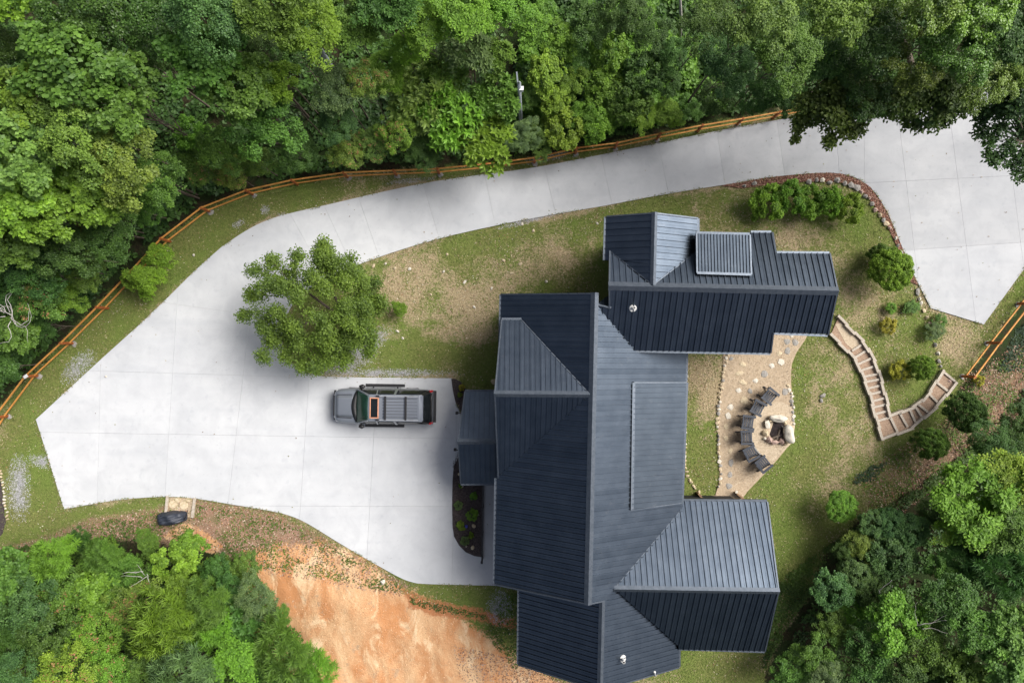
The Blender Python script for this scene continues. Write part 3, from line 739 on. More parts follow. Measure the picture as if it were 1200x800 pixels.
# ------------------------------------------------------------------ timber steps
t = thing('timber_steps', A(1040, 470), 'garden steps of weathered timbers turning sharply between the cabin and the fence', 'steps')
def ipts(pts, n):
    L = [0]
    for a, b_ in zip(pts, pts[1:]): L.append(L[-1]+math.dist(a, b_))
    out = []
    for k in range(n+1):
        s = L[-1]*k/n
        for i in range(len(pts)-1):
            if s <= L[i+1]+1e-6:
                f = (s-L[i])/(L[i+1]-L[i]); out.append((pts[i][0]+(pts[i+1][0]-pts[i][0])*f, pts[i][1]+(pts[i+1][1]-pts[i][1])*f)); break
    return out
Lf = [(973,392),(1001,419),(1009,436),(1018,459),(1026,490),(1034,514)]
Rt = [(982,371),(1013,402),(1026,426),(1033,448),(1043,487)]
Lo = [(1034,514),(1068,501),(1098,475),(1107,464),(1119,448)]
Up = [(1043,487),(1076,474),(1091,456),(1104,434)]
def zstep(k): return .09
for pts, seg, zz in ((Lf, 10, .13), (Rt, 10, .15), (Lo, 6, .12), (Up, 6, .16)):
    q = ipts(pts, seg)
    for i, (a, b_) in enumerate(zip(q, q[1:])):
        d = (Vector(b_)-Vector(a)).normalized()*1.4
        off = (.8 if i % 2 else -.5)
        n = Vector((-d.y, d.x)).normalized()*off
        bb = MB(); za = zz+.02*(i % 2)
        bb.beam(A(a[0]-d.x+n.x, a[1]-d.y+n.y, za), A(b_[0]+d.x+n.x, b_[1]+d.y+n.y, za), .15, .22); bb.build('side_timber', M['timber'], t)
cross = [((998,411),(1011,402.5)),((1000,419.5),(1019,408)),((1004,427),(1024,418)),((1008,434),(1027,428)),((1011,441.5),(1029.5,437.5)),((1013,447.5),(1031,444)),((1016,455),(1033,451)),((1018.5,462),(1034.5,458)),((1021,470),(1036.5,466)),((1023.5,477),(1038,473.5)),((1026,484.5),(1040,481)),((1029,492.5),(1043,488.5)),
         ((1043,489),(1051,505.5)),((1054,484),(1063,500)),((1065,478.5),(1072.5,495)),((1072,476),(1080,489)),((1076,474),(1087.5,483)),((1088,461),(1099,472)),((1096,447),(1111.5,459)),((1104,434.5),(1119,447))]
for a, b_ in cross:
    bb = MB(); bb.beam(A(*a, .1), A(*b_, .1), .13, .15); bb.build('step_timber', M['timber'], t)
b = MB(); b.prism([A(*p)[:2] for p in Lf+Rt[::-1]], -.05, .085); b.build('tread_fill', M['tread'], t)
b = MB(); b.prism([A(*p)[:2] for p in [(1034,514)]+Lo[1:]+Up[::-1]], -.05, .088); b.build('tread_fill', M['tread'], t)
b = MB(); b.prism([A(*p)[:2] for p in [(978,380),(985,378),(1004,398),(1008,404),(999,410),(990,402)]], .0, .094); b.build('sand_patch', M['sand2'], t)

# ------------------------------------------------------------------ log landing below the drive
t = thing('log_landing', A(211, 592), 'small landing between two pale planks with round log pavers below the drive', 'landing')
b = MB(); b.beam(A(196.5, 580.5, .06), A(194, 607, .06), .14, .14); b.build('side_plank', M['timber'], t)
b = MB(); b.beam(A(228.5, 583, .06), A(225.5, 606, .06), .14, .14); b.build('side_plank', M['timber'], t)
b = MB(); b.prism([A(*p)[:2] for p in ((197,582),(228,583.5),(225,606),(195,606))], -.05, .03); b.build('gravel_fill', M['sand'], t)
for x, y, r in ((203,590.5,.24),(216,591.5,.25),(209,585,.17),(221,585,.14)):
    b = MB(); p = A(x, y); b.tube([(p.x, p.y, 0), (p.x, p.y, .07)], [r, r*.96], 12); b.build('log_paver', M['stone_tan'], t)
# tarp-covered bundle
t = thing('covered_bundle', A(204, 605), 'dark blue-black tarp pulled over a low bundle at the foot of the log landing', 'covered bundle')
bm = bmesh.new(); bmesh.ops.create_grid(bm, x_segments=22, y_segments=14, size=1)
for v in bm.verts:
    x, y = v.co.x, v.co.y
    e = 1-max(abs(x)**3.5, abs(y)**3)
    z = .78*max(e, 0)**.4*(1-.16*abs(x)) + .05*math.sin(7*x+3*y)*max(e, .1)+.04*math.sin(13*y-4*x)
    w = 1-.22*(x > .2)*(x-.2)-.10*abs(y)
    v.co = Vector((x*.84*(1-.10*y*y), y*.43*w*(1-.12*x*x)+.04*x, max(z, 0)+.02))
me = bpy.data.meshes.new('tarp'); bm.to_mesh(me); bm.free(); me.materials.append(M['tarp']); me.polygons.foreach_set('use_smooth', [True]*len(me.polygons))
inst('tarp', me, A(203.5, 605.5), (0, 0, .05), (1, 1, 1), t)
b = MB(); p = A(218, 603, .5); b.tube([(p.x-.15, p.y-.3, .42), (p.x+.12, p.y+.1, .62), (p.x+.1, p.y+.3, .55)], .025, 6); b.build('handle', M['black'], t)
b = MB()
for s in (-1, 1):
    p = A(203.5+s*9, 605.5); b.box((p.x, p.y, .3), (.07, .5, .6))
b.build('frame', M['black'], t)

# vehicle sliver at the left edge
t = thing('parked_buggy', A(-28, 612), 'dark vehicle only just entering the left edge, with a white panel and a red light', 'vehicle')
c = A(-28, 612)
bm = bmesh.new(); bmesh.ops.create_cube(bm, size=1)
for v in bm.verts: v.co = Vector((v.co.x*2.7, v.co.y*1.5*(1 if v.co.z < 0 else .85), .75+v.co.z*.6))
bmesh.ops.bevel(bm, geom=bm.edges[:], offset=.14, segments=3, affect='EDGES')
me = bpy.data.meshes.new('body'); bm.to_mesh(me); bm.free(); me.materials.append(M['black']); me.polygons.foreach_set('use_smooth', [True]*len(me.polygons))
inst('body', me, c, parent=t)
b = MB(); b.box((c.x+1.36, c.y+.32, 1.0), (.34, .42, .10)); b.build('rear_panel', M['white'], t)
M['redlens'] = simple('red_lens', (.45, .01, .015), (.6, .02, .02), 5, .25, 0, .6, 0)
b = MB(); b.box((c.x+1.40, c.y-.12, 1.0), (.22, .30, .10)); b.build('tail_light', M['redlens'], t)
for sx in (-1, 1):
    for sy in (-1, 1):
        b = MB(); b.tube([(c.x+sx*.9, c.y+sy*.62, .33), (c.x+sx*.9, c.y+sy*.86, .33)], .33, 16); b.build('wheel', M['black'], t)

# ------------------------------------------------------------------ utility pole in the scrub
base = A(611, 150, 0); top = A(600.5, 92, 6.3)
top = Vector((base.x-.20, base.y+.25, 6.3))
zb = float(gz(base.x, base.y))
t = thing('utility_pole', (base.x, base.y, zb), 'thin grey utility pole rising from the scrub behind the fence', 'pole')
b = MB(); b.tube([(base.x, base.y, zb-.3), tuple(top)], [.12, .09], 10); b.build('shaft', M['galv'], t, smooth=True)
b = MB(); b.box((top.x+.12, top.y-.05, 5.6), (.22, .2, .3)); b.build('junction_box', M['white'], t)
b = MB(); b.beam((top.x-.05, top.y, 6.0), (top.x-.12, top.y+.5, 6.4), .07, .07); b.build('bracket', M['galv'], t)
b = MB(); b.tube([(top.x, top.y, 6.25), (top.x, top.y, 6.5)], [.1, .02], 8); b.build('cap', M['galv'], t)
# ------------------------------------------------------------------ the house
class Plane:
    def __init__(s, pts):
        P = [A(*p) for p in pts]
        s.n = (P[1]-P[0]).cross(P[2]-P[0]).normalized()
        if s.n.z < 0: s.n = -s.n
        s.d = s.n.dot(P[0])
    def hit(s, px, py):
        a = Vector(((px-600)/20, (400-py)/20, -H))    # from the survey point straight through
        o = Vector((0, 0, H))
        t = (s.d - s.n.dot(o))/s.n.dot(a)
        return o + a*t
    def z(s, x, y): return (s.d - s.n.x*x - s.n.y*y)/s.n.z

hc = A(690, 520)
house = thing('house', (hc.x, hc.y, 0), 'large house with dark standing-seam metal roofs of many gables joined to a cabin wing', 'house')
MW = Plane([(697,344,7.6),(689,707,7.6),(584,515,5.0)])
ME = Plane([(697,344,7.6),(689,707,7.6),(802,505,4.8)])
WWN = Plane([(580,461,7.55),(691,462,7.55),(611,375,5.66)])
WWS = Plane([(580,461,7.55),(691,462,7.55),(584,559,5.0)])
W2N = Plane([(536,517,4.14),(583,517,4.14),(560,459,2.72)])
W2S = Plane([(536,517,4.14),(583,517,4.14),(560,566,2.72)])
EXW = Plane([(705.5,704,7.0),(703,808,7.0),(608,734,4.5)])
EXE = Plane([(705.5,704,7.0),(703,808,7.0),(795,767,4.5)])
SEN = Plane([(720,689,6.85),(912,692,6.85),(797,598,4.87)])
SES = Plane([(720,689,6.85),(912,692,6.85),(795,756,4.72)])
CS = Plane([(714,335,8.0),(981,341,8.0),(820,412,6.42)])
CN = Plane([(714,335,8.0),(981,341,8.0),(903,273,6.5)])
NWW = Plane([(767,250,8.02),(765,333,8.02),(711,254,7.0)])
NWE = Plane([(767,250,8.02),(765,333,8.02),(817,256,7.0)])
SHD = Plane([(741,448,6.50),(739.5,597,6.50),(800,520,5.42)])
DRM = Plane([(816,321,7.80),(880,322,7.80),(848,273,7.50)])
CRN = Plane([(699,357,7.42),(716,361,7.42),(712,348,7.0)])

def clip_uv(poly, lo, hi):
    for s, k in ((lo, 1), (hi, -1)):
        out = []
        for i in range(len(poly)):
            p, q = poly[i], poly[(i+1) % len(poly)]
            a = (p[0]-s)*k; b_ = (q[0]-s)*k
            if a >= 0: out.append(p)
            if (a > 0) != (b_ > 0) and abs(a-b_) > 1e-9:
                t = a/(a-b_); out.append((s, p[1]+t*(q[1]-p[1])))
        poly = out
        if len(poly) < 3: return []
    return poly
n_panels = 0
def slope(label, pl, poly, spacing, parent, individual=True, ribh=.055, ribw=.045, mat='roof'):
    """one roof plane: deck, then one folded-edge panel after another"""
    global n_panels
    P3 = [pl.hit(*p) for p in poly]
    n = pl.n
    v = Vector((0, 0, 1)).cross(n).normalized()      # along the ridge
    u = n.cross(v).normalized()
    o = P3[0]
    uv = [((p-o).dot(v), (p-o).dot(u)) for p in P3]
    ar = sum(uv[i][0]*uv[(i+1) % len(uv)][1]-uv[(i+1) % len(uv)][0]*uv[i][1] for i in range(len(uv)))
    if ar < 0: uv = uv[::-1]
    def w3(q, h): return o + v*q[0] + u*q[1] + n*h
    def solid(b, pts, h0, h1):
        k = len(pts)
        V = [w3(p, h0) for p in pts]+[w3(p, h1) for p in pts]
        fl = (v.cross(u)).dot(n) > 0
        F = [tuple(range(k))[::-1], tuple(range(k, 2*k))]+[(i, (i+1) % k, k+(i+1) % k, k+i) for i in range(k)]
        if not fl: F = [f[::-1] for f in F]
        b.add(V, F)
    b = MB(); solid(b, uv, -.16, -.004)
    deck = b.build('roof', M['trim'], parent)
    if label: deck['label'] = label
    WO[deck.name] = origin(parent)
    lo = min(p[0] for p in uv); hi = max(p[0] for p in uv)
    k = 0; joined = MB()
    n_st = max(1, round((hi-lo)/spacing)); sp = (hi-lo)/n_st
    for k in range(n_st):
        a = lo+k*sp
        c = clip_uv(uv, a+.004, a+sp-.004)
        if len(c) < 3: continue
        ar_ = abs(sum(c[i][0]*c[(i+1) % len(c)][1]-c[(i+1) % len(c)][0]*c[i][1] for i in range(len(c))))/2
        if ar_ < .01: continue
        b = MB(); solid(b, c, 0, .022)
        rr = clip_uv(uv, a+.006, a+.006+ribw)
        if len(rr) >= 3: solid(b, rr, .0225, .0225+ribh)
        if spacing > .2 and ribh >= .05:
            mm_ = clip_uv(uv, a+sp*.5-.012, a+sp*.5+.012)
            if len(mm_) >= 3 and ar_ > .2: solid(b, mm_, .0225, .032)
        if individual and ar_ > .16:
            pn = b.build('roof_panel', M[mat], deck); n_panels += 1
        else: joined.add(b.V, b.F)
    if joined.V:
        j = joined.build('roof_panel', M[mat], deck); j['kind'] = 'stuff'
    return deck
def strip(pl, a, b_, w, h, name, parent, lift=.06, mat='trim', inset=0):
    p, q = pl.hit(*a), pl.hit(*b_)
    m = MB(); m.beam(p+pl.n*lift, q+pl.n*lift, w, h, up=pl.n); return m.build(name, M[mat], parent)
def ridge(p1, p2, la, lb, w=.17, parent=None):
    """folded cap over planes la and lb between two surveyed points on la"""
    a, b_ = la.hit(*p1), la.hit(*p2)
    d = (b_-a).normalized(); V = []
    a = a-d*.05; b_ = b_+d*.05
    dn = []
    for pl in (la, lb):
        dd = Vector((0, 0, 1)).cross(pl.n).normalized(); dd = pl.n.cross(dd).normalized()
        if dd.z > 0: dd = -dd
        dn.append((dd, pl.n))
    up = (la.n+lb.n).normalized()
    for e in (a, b_):
        V += [e+dn[0][0]*w+dn[0][1]*.085, e+up*.115, e+dn[1][0]*w+dn[1][1]*.085, e+dn[1][0]*w+dn[1][1]*.03, e+up*.03, e+dn[0][0]*w+dn[0][1]*.03]
    F = [(0,6,7,1),(1,7,8,2),(2,8,9,3),(3,9,10,4),(4,10,11,5),(5,11,6,0),(0,1,4,5),(1,2,3,4),(6,11,10,7),(7,10,9,8)]
    return put('ridge_cap', V, F, M['trim'], parent)
def gutter(pl, a, b_, parent, w=.12):
    p, q = pl.hit(*a), pl.hit(*b_)
    off = Vector((pl.n.x, pl.n.y, 0)).normalized()*w*.5
    m = MB(); z = Vector((0, 0, -.07))
    m.beam(p+off+z, q+off+z, w, .11)
    return m.build('gutter', M['trim'], parent)
def rake(pl, a, b_, parent): return strip(pl, a, b_, .07, .18, 'rake_trim', parent, -.01)

# main block
d = slope('west slope of the main roof', MW, [(588,345),(697,344),(689,707),(580,684)], .255, house)
gutter(MW, (588,345), (584,515), d); gutter(MW, (582,560), (580,684), d); rake(MW, (588,345), (697,344), d); rake(MW, (580,684), (689,707), d)
d = slope('east slope of the main roof', ME, [(697,344),(704,364),(744,409),(804,412),(799,598),(720,689),(708,703),(689,707)], .255, house)
ridge((697,344), (689,707), MW, ME, parent=d)
gutter(ME, (804,413), (803,447), d); rake(ME, (689,707), (708,703), d)
d = slope('raised low-pitch section over the east porch', SHD, [(742,448),(804,448),(798.5,589),(740,597)], .255, house, False, mat='roof_ribbed')
strip(SHD, (742,448), (740,597), .16, .05, 'flashing', d, .05); strip(SHD, (740,597), (798.5,589), .05, .10, 'flashing', d, .0); gutter(SHD, (804,448), (798.5,589), d)
rake(SHD, (742,448), (804,448), d)
# west cross gable
d = slope('north slope of the west gable', WWN, [(588,375),(611,375),(690,461),(580,461)], .255, house)
gutter(WWN, (588,375), (611,375), d); rake(WWN, (588,375), (580,461), d); strip(WWN, (611,375), (690,461), .05, .04, 'valley_trim', d, .03)
d = slope('south slope of the west gable', WWS, [(580,461),(690,462.5),(584,559)], .255, house)
ridge((580,461), (690,462), WWN, WWS, .13, parent=d); rake(WWS, (580,461), (584,559), d)
# small entry gable
d = slope('north slope of the small entry gable', W2N, [(545,459),(583,459),(585,517),(537,517)], .255, house, False)
gutter(W2N, (545,459), (583,459), d); rake(W2N, (545,459), (537,517), d)
d = slope('south slope of the small entry gable', W2S, [(537,517),(585,517),(585,566),(540,566)], .255, house, False)
ridge((537,517), (584,517), W2N, W2S, .13, parent=d); gutter(W2S, (540,566), (580,566), d); rake(W2S, (537,517), (540,566), d)
# bottom extension
d = slope('west slope of the lower south gable', EXW, [(609,684),(705.5,700),(703,808),(608,778)], .255, house, False)
rake(EXW, (608,778), (703,808), d); gutter(EXW, (609,690), (608,778), d)
d = slope('east slope of the lower south gable', EXE, [(705.5,700),(721,690),(795,756),(795,781),(703,808)], .255, house, False)
ridge((705.5,704), (703,808), EXW, EXE, .12, parent=d); rake(EXE, (703,808), (795,781), d); gutter(EXE, (795,757), (795,781), d)
# south-east wing
d = slope('north slope of the south-east wing', SEN, [(720,689),(797,598),(799,587),(899,588),(912,692)], .287, house)
gutter(SEN, (799,587), (899,588), d); rake(SEN, (899,588), (912,692), d)
strip(SEN, (721,688), (797,598), .05, .04, 'valley_trim', d, .03)
d = slope('south slope of the south-east wing', SES, [(720,689),(912,692),(896,762),(795,760),(795,756)], .287, house)
ridge((720,689), (912,692), SEN, SES, .13, parent=d); gutter(SES, (795,759), (896,762), d); rake(SES, (912,692), (896,762), d)
# cabin
d = slope('south slope of the cabin roof', CS, [(714,335),(981,341),(970,391),(906,389),(903,413),(744,410),(704,366),(699,358),(714,360)], .287, house)
gutter(CS, (744,410), (903,413), d); gutter(CS, (906,389), (970,391.5), d); rake(CS, (981,341), (970,391.5), d); rake(CS, (906,389), (903,413), d); rake(CS, (714,336), (714,360), d)
d2 = slope('north slope of the cabin roof', CN, [(714,335),(714.5,295),(765,333),(816,294),(817,273),(905,273),(909,297),(972,297.5),(981,341)], .287, house)
ridge((714,335), (981,341), CN, CS, .19, parent=d2); gutter(CN, (880,273), (904,273), d2); gutter(CN, (909,297), (972,297.5), d2); rake(CN, (972,297.5), (981,341), d2); rake(CN, (905,273), (909,297), d2); rake(CN, (714.5,295), (714,335), d2)
d = slope('west slope of the cabin front gable', NWW, [(711,254),(767,250),(765,333),(715,294.5),(715,305),(709.5,305)], .29, house)
gutter(NWW, (711,254), (709.5,305), d); rake(NWW, (711,254), (767,250), d)
d = slope('east slope of the cabin front gable', NWE, [(767,250),(817,256),(816,294.5),(765,333)], .29, house)
ridge((767,250), (765,333), NWW, NWE, .11, parent=d); rake(NWE, (767,250), (817,256), d); gutter(NWE, (817,256), (817,273), d)
strip(NWW, (715,294.5), (763,332), .05, .04, 'valley_trim', d, .035); strip(NWE, (816,294.5), (767,332), .05, .04, 'valley_trim', d, .035)
# dormer
d = slope('pale low-pitch dormer roof on the cabin', DRM, [(816,274),(878.5,275.5),(880,322),(816.5,320)], .15, house, False, ribh=.05, ribw=.045, mat='roof_ribbed')
rake(DRM, (816,274), (816.5,320), d); rake(DRM, (878.5,275.5), (880,322), d); strip(DRM, (816.5,320), (880,322), .12, .05, 'flashing', d, .05); gutter(DRM, (816,274), (878.5,275.5), d)
# cricket joining the two houses
d = slope('small cricket roof joining cabin and main house', CRN, [(699,357),(716,361),(714,347),(712,347)], .3, house, False)
b = MB(); b.tube([A(698,357,7.46), A(716,361,7.5)], .07, 8); b.build('ridge_roll', M['trim'], d)

# walls --------------------------------------------------------------
def walls(foot, pls, z0=-.1, drop=.17, mode=min):
    """foot: plan points (metres)"""
    P = [Vector((x, y, 0)) for x, y in foot]
    V = []; F = []; n = len(P)
    for p in P:
        z = mode(pl.z(p.x, p.y) for pl in pls)-drop
        V += [(p.x, p.y, z0), (p.x, p.y, z)]
    for i in range(n):
        j = (i+1) % n; F.append((2*i, 2*j, 2*j+1, 2*i+1))
    return put('wall', V, F, M['wall'], house)
def ft(px, py, z, dx=0, dy=0): p = A(px, py, z); return (p.x+dx, p.y+dy)
r = .35
walls([ft(588,345,5,r,-r), ft(697,344,7.6,0,-r), ft(804,345,4.8,-r,-r), ft(799,684,4.8,-r,r), ft(689,707,7.6,0,r), ft(580,684,5,r,r)], [MW, ME])
walls([ft(580,461,7.5,r,0), ft(588,375,5.6,r,-r), (3, 1.0-r), (3.4, -6.8), ft(584,559,5,r,r)], [WWN, WWS])
walls([ft(545,459,2.7,r,-r), (-.3, ft(545,459,2.7)[1]-r), (-.3, ft(545,566,2.7)[1]+r), ft(540,566,2.7,r,r), ft(537,517,4.1,r,0)], [W2N, W2S])
walls([ft(608,690,4.5,r,.4), ft(705,704,7,0,.4), ft(795,700,4.5,-r,0), ft(795,781,4.5,-r,r), ft(703,808,7,0,r), ft(608,778,4.5,r,r)], [EXW, EXE])
walls([(4.2, -9), ft(799,587,4.9,.2,-.78), ft(899,588,4.9,-r,-.78), ft(912,692,6.85,-r,0), ft(896,762,4.7,-r,r), ft(797,760,4.7,.2,r), (4.2, -12.05)], [SEN, SES])
walls([ft(714,296,7,1.1,0), ft(714,335,8,1.1,0), ft(714,400,6.5,1.1,r), ft(903,413,6.4,-r,r), ft(906,389,7,-r,r), ft(970,391,7,-r,r), ft(981,341,8,-r,0), ft(972,297.5,7,-r,-r), ft(909,297,7,-r,-r), ft(905,273,6.5,-r,-r), ft(817,273,6.5,0,-r), ft(817,296,7,0,0)], [CN, CS])
walls([ft(711,254,7,1.1,-r), ft(767,250,8,0,-r), ft(817,256,7,-r,-r), ft(816,295,7,-r,0), ft(765,333,8,0,.1), ft(711,295,7,1.1,0)], [NWW, NWE])
a_, b_, c_, e_ = ft(817,275,7.5,.05,-.1), ft(878,276,7.5,-.05,-.1), ft(880,321,7.8,-.05,0), ft(817,320,7.8,.05,0)
walls([a_, b_, c_, e_], [DRM], z0=6.2, drop=.165)
a_, b_, c_, e_ = ft(742,448,6.6,.02,-.04), ft(803,448,5.7,-.3,-.04), ft(798.5,589,5.7,-.3,.06), ft(740,597,6.6,.02,.06)
walls([a_, b_, c_, e_], [SHD], z0=4.4, drop=.165)
# porch posts, windows and door on the west side (seen from a step aside)
M['glass'] = simple('dark_window_glass', (.02, .025, .03), (.035, .04, .05), 2, .12, 0, .8, 0)
def window(p, w, h, axis):
    b = MB(); dx, dy = (w, .06) if axis == 'x' else (.06, w)
    b.box(p, (dx, dy, h)); f = b.build('window', M['trim'], house)
    off = {'x': Vector((0, .0, 0)), 'y': Vector((0, 0, 0))}[axis]
    b = MB(); b.box(Vector(p)+off, ((dx-.14) if axis == 'x' else .075, (.075 if axis == 'x' else dy-.14), h-.14)); b.build('pane', M['glass'], f)
xw = ft(580,600,5,r)[0]
for yy in (-8.6, -10.2): window((xw-.02+.02*(yy+8.6), yy, 1.9), 1.1, 1.4, 'y')
xe = ft(912,692,6.85,-r)[0]
for yy in (-10.3, -12.2, -14): window((xe+.0, yy, 1.9), 1.0, 1.5, 'y')
# vents and lanterns
def vent(pl, px, py, s=1):
    p = pl.hit(px, py); b = MB()
    b.tube([p-Vector((0, 0, .1)), p+Vector((0, 0, .42))], [.075*s, .075*s], 12); b.tube([p+pl.n*.03, p+pl.n*.06], [.19*s, .17*s], 12)
    o = b.build('vent_pipe', M['pipe'], house)
    b = MB(); b.tube([p+Vector((0, 0, .425)), p+Vector((0, 0, .43))], .052*s, 10); b.build('vent_opening', M['black'], o)
vent(CS, 741.5, 361); vent(EXE, 729.5, 771); vent(EXE, 766.5, 787, .4)
for (px, py) in ((535.5,484),(533.5,527)):
    b = MB(); p = A(px, py, 2.2); b.box(p+Vector((.16, 0, 0)), (.42, .05, .05)); b.box(p+Vector((-.02, 0, -.15)), (.14, .14, .26)); b.build('wall_lantern', M['black'], house)
# back step between patio and south-east wing
b = MB()
t = thing('retaining_boards', A(830, 582), 'brown boards holding the patio end against the house wing', 'retaining boards')
b = MB(); b.beam(A(862,577,.3), A(871,584,.3), .09, .5); b.build('board', M['timber_dark'], t)
b = MB(); b.beam(A(817,577,.3), A(823,584,.3), .09, .5); b.build('board', M['timber_dark'], t)
b = MB(); b.box(A(863,576,.6), (.14, .14, .1)); b.build('post_cap', M['stone_pale'], t)

# black railing on the planting bed
t = thing('railing', A(566, 608), 'black metal railing with thin balusters along the right side of the dark planting bed', 'railing')
r0, r1 = A(566.5, 562), A(565.5, 652)
for z in (.15, .98):
    b = MB(); b.beam(r0+Vector((0, 0, z)), r1+Vector((0, 0, z)), .06, .05); b.build('rail', M['black'], t)
for i in range(4):
    p = r0.lerp(r1, i/3); b = MB(); b.box((p.x, p.y, .53), (.09, .09, 1.06)); b.build('post', M['black'], t)
    b = MB(); b.box((p.x, p.y, 1.07), (.13, .13, .03)); b.build('post_cap', M['black'], t)
bm_ = MB(); bm_.box((0, 0, .56), (.022, .022, .84)); bme = mesh_from('baluster', bm_.V, bm_.F, [M['galv']])
for i in range(36):
    p = r0.lerp(r1, (i+.5)/36); inst('baluster', bme, p, parent=t)

# ------------------------------------------------------------------ the car
def car_paint():
    m, nt, p, _ = mat_new('grey_metallic_paint')
    f = noise(nt, 160, 2, .5, objc(nt))
    nt.links.new(mixc(nt, f, (.235, .26, .30), (.29, .315, .355)), p.inputs['Base Color'])
    p.inputs['Metallic'].default_value = .55; p.inputs['Roughness'].default_value = .36
    p.inputs['Coat Weight'].default_value = .6; p.inputs['Coat Roughness'].default_value = .08
    return m
M['paint'] = car_paint()
M['carglass'] = simple('car_glass', (.008, .010, .011), (.012, .015, .017), 3, .12, 0, .35, 0)
M['windshield'] = simple('green_tinted_windscreen', (.012, .042, .028), (.02, .060, .040), 2, .12, 0, .35, 0)
M['rearglass'] = simple('rear_glass', (.010, .013, .015), (.018, .022, .025), 3, .16, 0, .6, 0)
M['rubber'] = simple('tyre_rubber', (.015, .015, .015), (.03, .03, .03), 20, .85)
M['rim'] = simple('alloy_rim', (.4, .4, .42), (.5, .5, .52), 9, .3, .9)
M['rail'] = simple('silver_roof_rail', (.55, .57, .60), (.62, .64, .66), 9, .35, .7)
M['orange'] = simple('orange_sunroof_seal', (.62, .27, .15), (.70, .33, .20), 9, .6)
M['lamp'] = simple('headlight_lens', (.6, .62, .65), (.72, .74, .76), 9, .1, 0, .8, 0)
cx, cy = A(450, 475.7, .9)[:2]
suv = thing('suv', (0, 0, 0), 'long grey full-size sport utility vehicle parked on the slab with an orange-edged sunroof', 'car')
def loft(rings, close_ends=True):
    b = MB(); n = len(rings[0]); V = [Vector(p) for r_ in rings for p in r_]; F = []
    for i in range(len(rings)-1):
        for k in range(n):
            k2 = (k+1) % n; F.append((i*n+k, i*n+k2, (i+1)*n+k2, (i+1)*n+k))
    if close_ends: F.append(tuple(range(n))[::-1]); F.append(tuple((len(rings)-1)*n+k for k in range(n)))
    b.add(V, F); return b
def body_ring(x, w, zb, zt, cr=.03, dip=.0):
    h = [(0, zb), (w*.80, zb), (w*.96, zb+.10), (w, zb+.30), (w*1.0, zt-.28), (w*.965, zt-.10), (w*.90, zt-.015), (w*.6, zt+cr*.6), (0, zt+cr)]
    return [(x, y, z) for y, z in h] + [(x, -y, z) for y, z in h[-2:0:-1]]
st = [(2.86,.66,.40,.78),(2.80,.86,.30,.96),(2.62,.95,.27,1.06),(2.2,1.0,.27,1.11),(1.6,1.01,.27,1.15),(1.2,1.01,.27,1.17),(0,1.01,.27,1.17),(-1.6,1.01,.27,1.18),(-2.3,1.0,.27,1.18),(-2.62,.97,.28,1.17),(-2.78,.92,.30,1.14),(-2.84,.80,.36,1.05)]
b = loft([body_ring(*s) for s in st[::-1]])
body = b.build('body', M['paint'], suv, smooth=True)
sm = body.modifiers.new('round', 'SUBSURF'); sm.levels = 1; sm.render_levels = 2
def quadpatch(name, A_, B_, C_, D_, mat, parent, n=6, bulge=0.0, bdir=(0, 0, 1), th=.02):
    """A B / D C patch bulging outward, with thickness"""
    A_, B_, C_, D_ = map(Vector, (A_, B_, C_, D_)); nn = (B_-A_).cross(D_-A_).normalized()
    if nn.dot(Vector(bdir)) < 0: nn = -nn
    V = []; F = []
    for j in range(n+1):
        for i in range(n+1):
            s, t_ = i/n, j/n
            p = A_.lerp(B_, s).lerp(D_.lerp(C_, s), t_)
            V.append(p + nn*bulge*(1-(2*s-1)**2)*(.6+.4*(1-(2*t_-1)**2)))
    m_ = len(V); V += [p-nn*th for p in V]
    for j in range(n):
        for i in range(n):
            a = j*(n+1)+i; F.append((a, a+1, a+n+2, a+n+1)); F.append((m_+a+n+1, m_+a+n+2, m_+a+1, m_+a))
    rim = [i for i in range(n+1)]+[j*(n+1)+n for j in range(1, n+1)]+[n*(n+1)+i for i in range(n-1, -1, -1)]+[j*(n+1) for j in range(n-1, 0, -1)]
    for a, c in zip(rim, rim[1:]+rim[:1]): F.append((c, a, m_+a, m_+c))
    return put(name, V, F, mat, parent, smooth=True)
# greenhouse: belt rectangle to roof rectangle
BZ, RZ = 1.17, 1.90
bf, bb_, rf, rb = 1.46, -2.70, .70, -2.24     # belt front/back, roof front/back
bw, rw = .985, .73
core = MB()
V = [(bf-.03,-bw+.03,BZ),(bb_+.03,-bw+.03,BZ),(bb_+.03,bw-.03,BZ),(bf-.03,bw-.03,BZ),(rf,-rw,RZ-.03),(rb,-rw,RZ-.03),(rb,rw,RZ-.03),(rf,rw,RZ-.03)]
core.add(V, [(0,1,2,3)[::-1],(4,5,6,7),(0,4,5,1)[::-1],(2,6,7,3)[::-1],(1,5,6,2)[::-1],(3,7,4,0)[::-1]]); core.build('cabin_frame', M['black'], suv)
quadpatch('windshield', (rf-.02,-rw+.01,RZ), (rf-.02,rw-.01,RZ), (bf+.02,bw-.06,BZ+.02), (bf+.02,-bw+.06,BZ+.02), M['windshield'], suv, 8, .10, (1, 0, .6))
quadpatch('rear_window', (rb+.02,-rw+.03,RZ-.04), (rb+.02,rw-.03,RZ-.04), (bb_-.02,bw-.10,BZ+.04), (bb_-.02,-bw+.10,BZ+.04), M['rearglass'], suv, 6, .05, (-1, 0, .6))
def side_pt(x, f, s):
    # f 0 belt .. 1 roof; front/rear edges rake inwards
    return (x, s*(bw+(rw-bw)*f), BZ+(RZ-.05-BZ)*f)
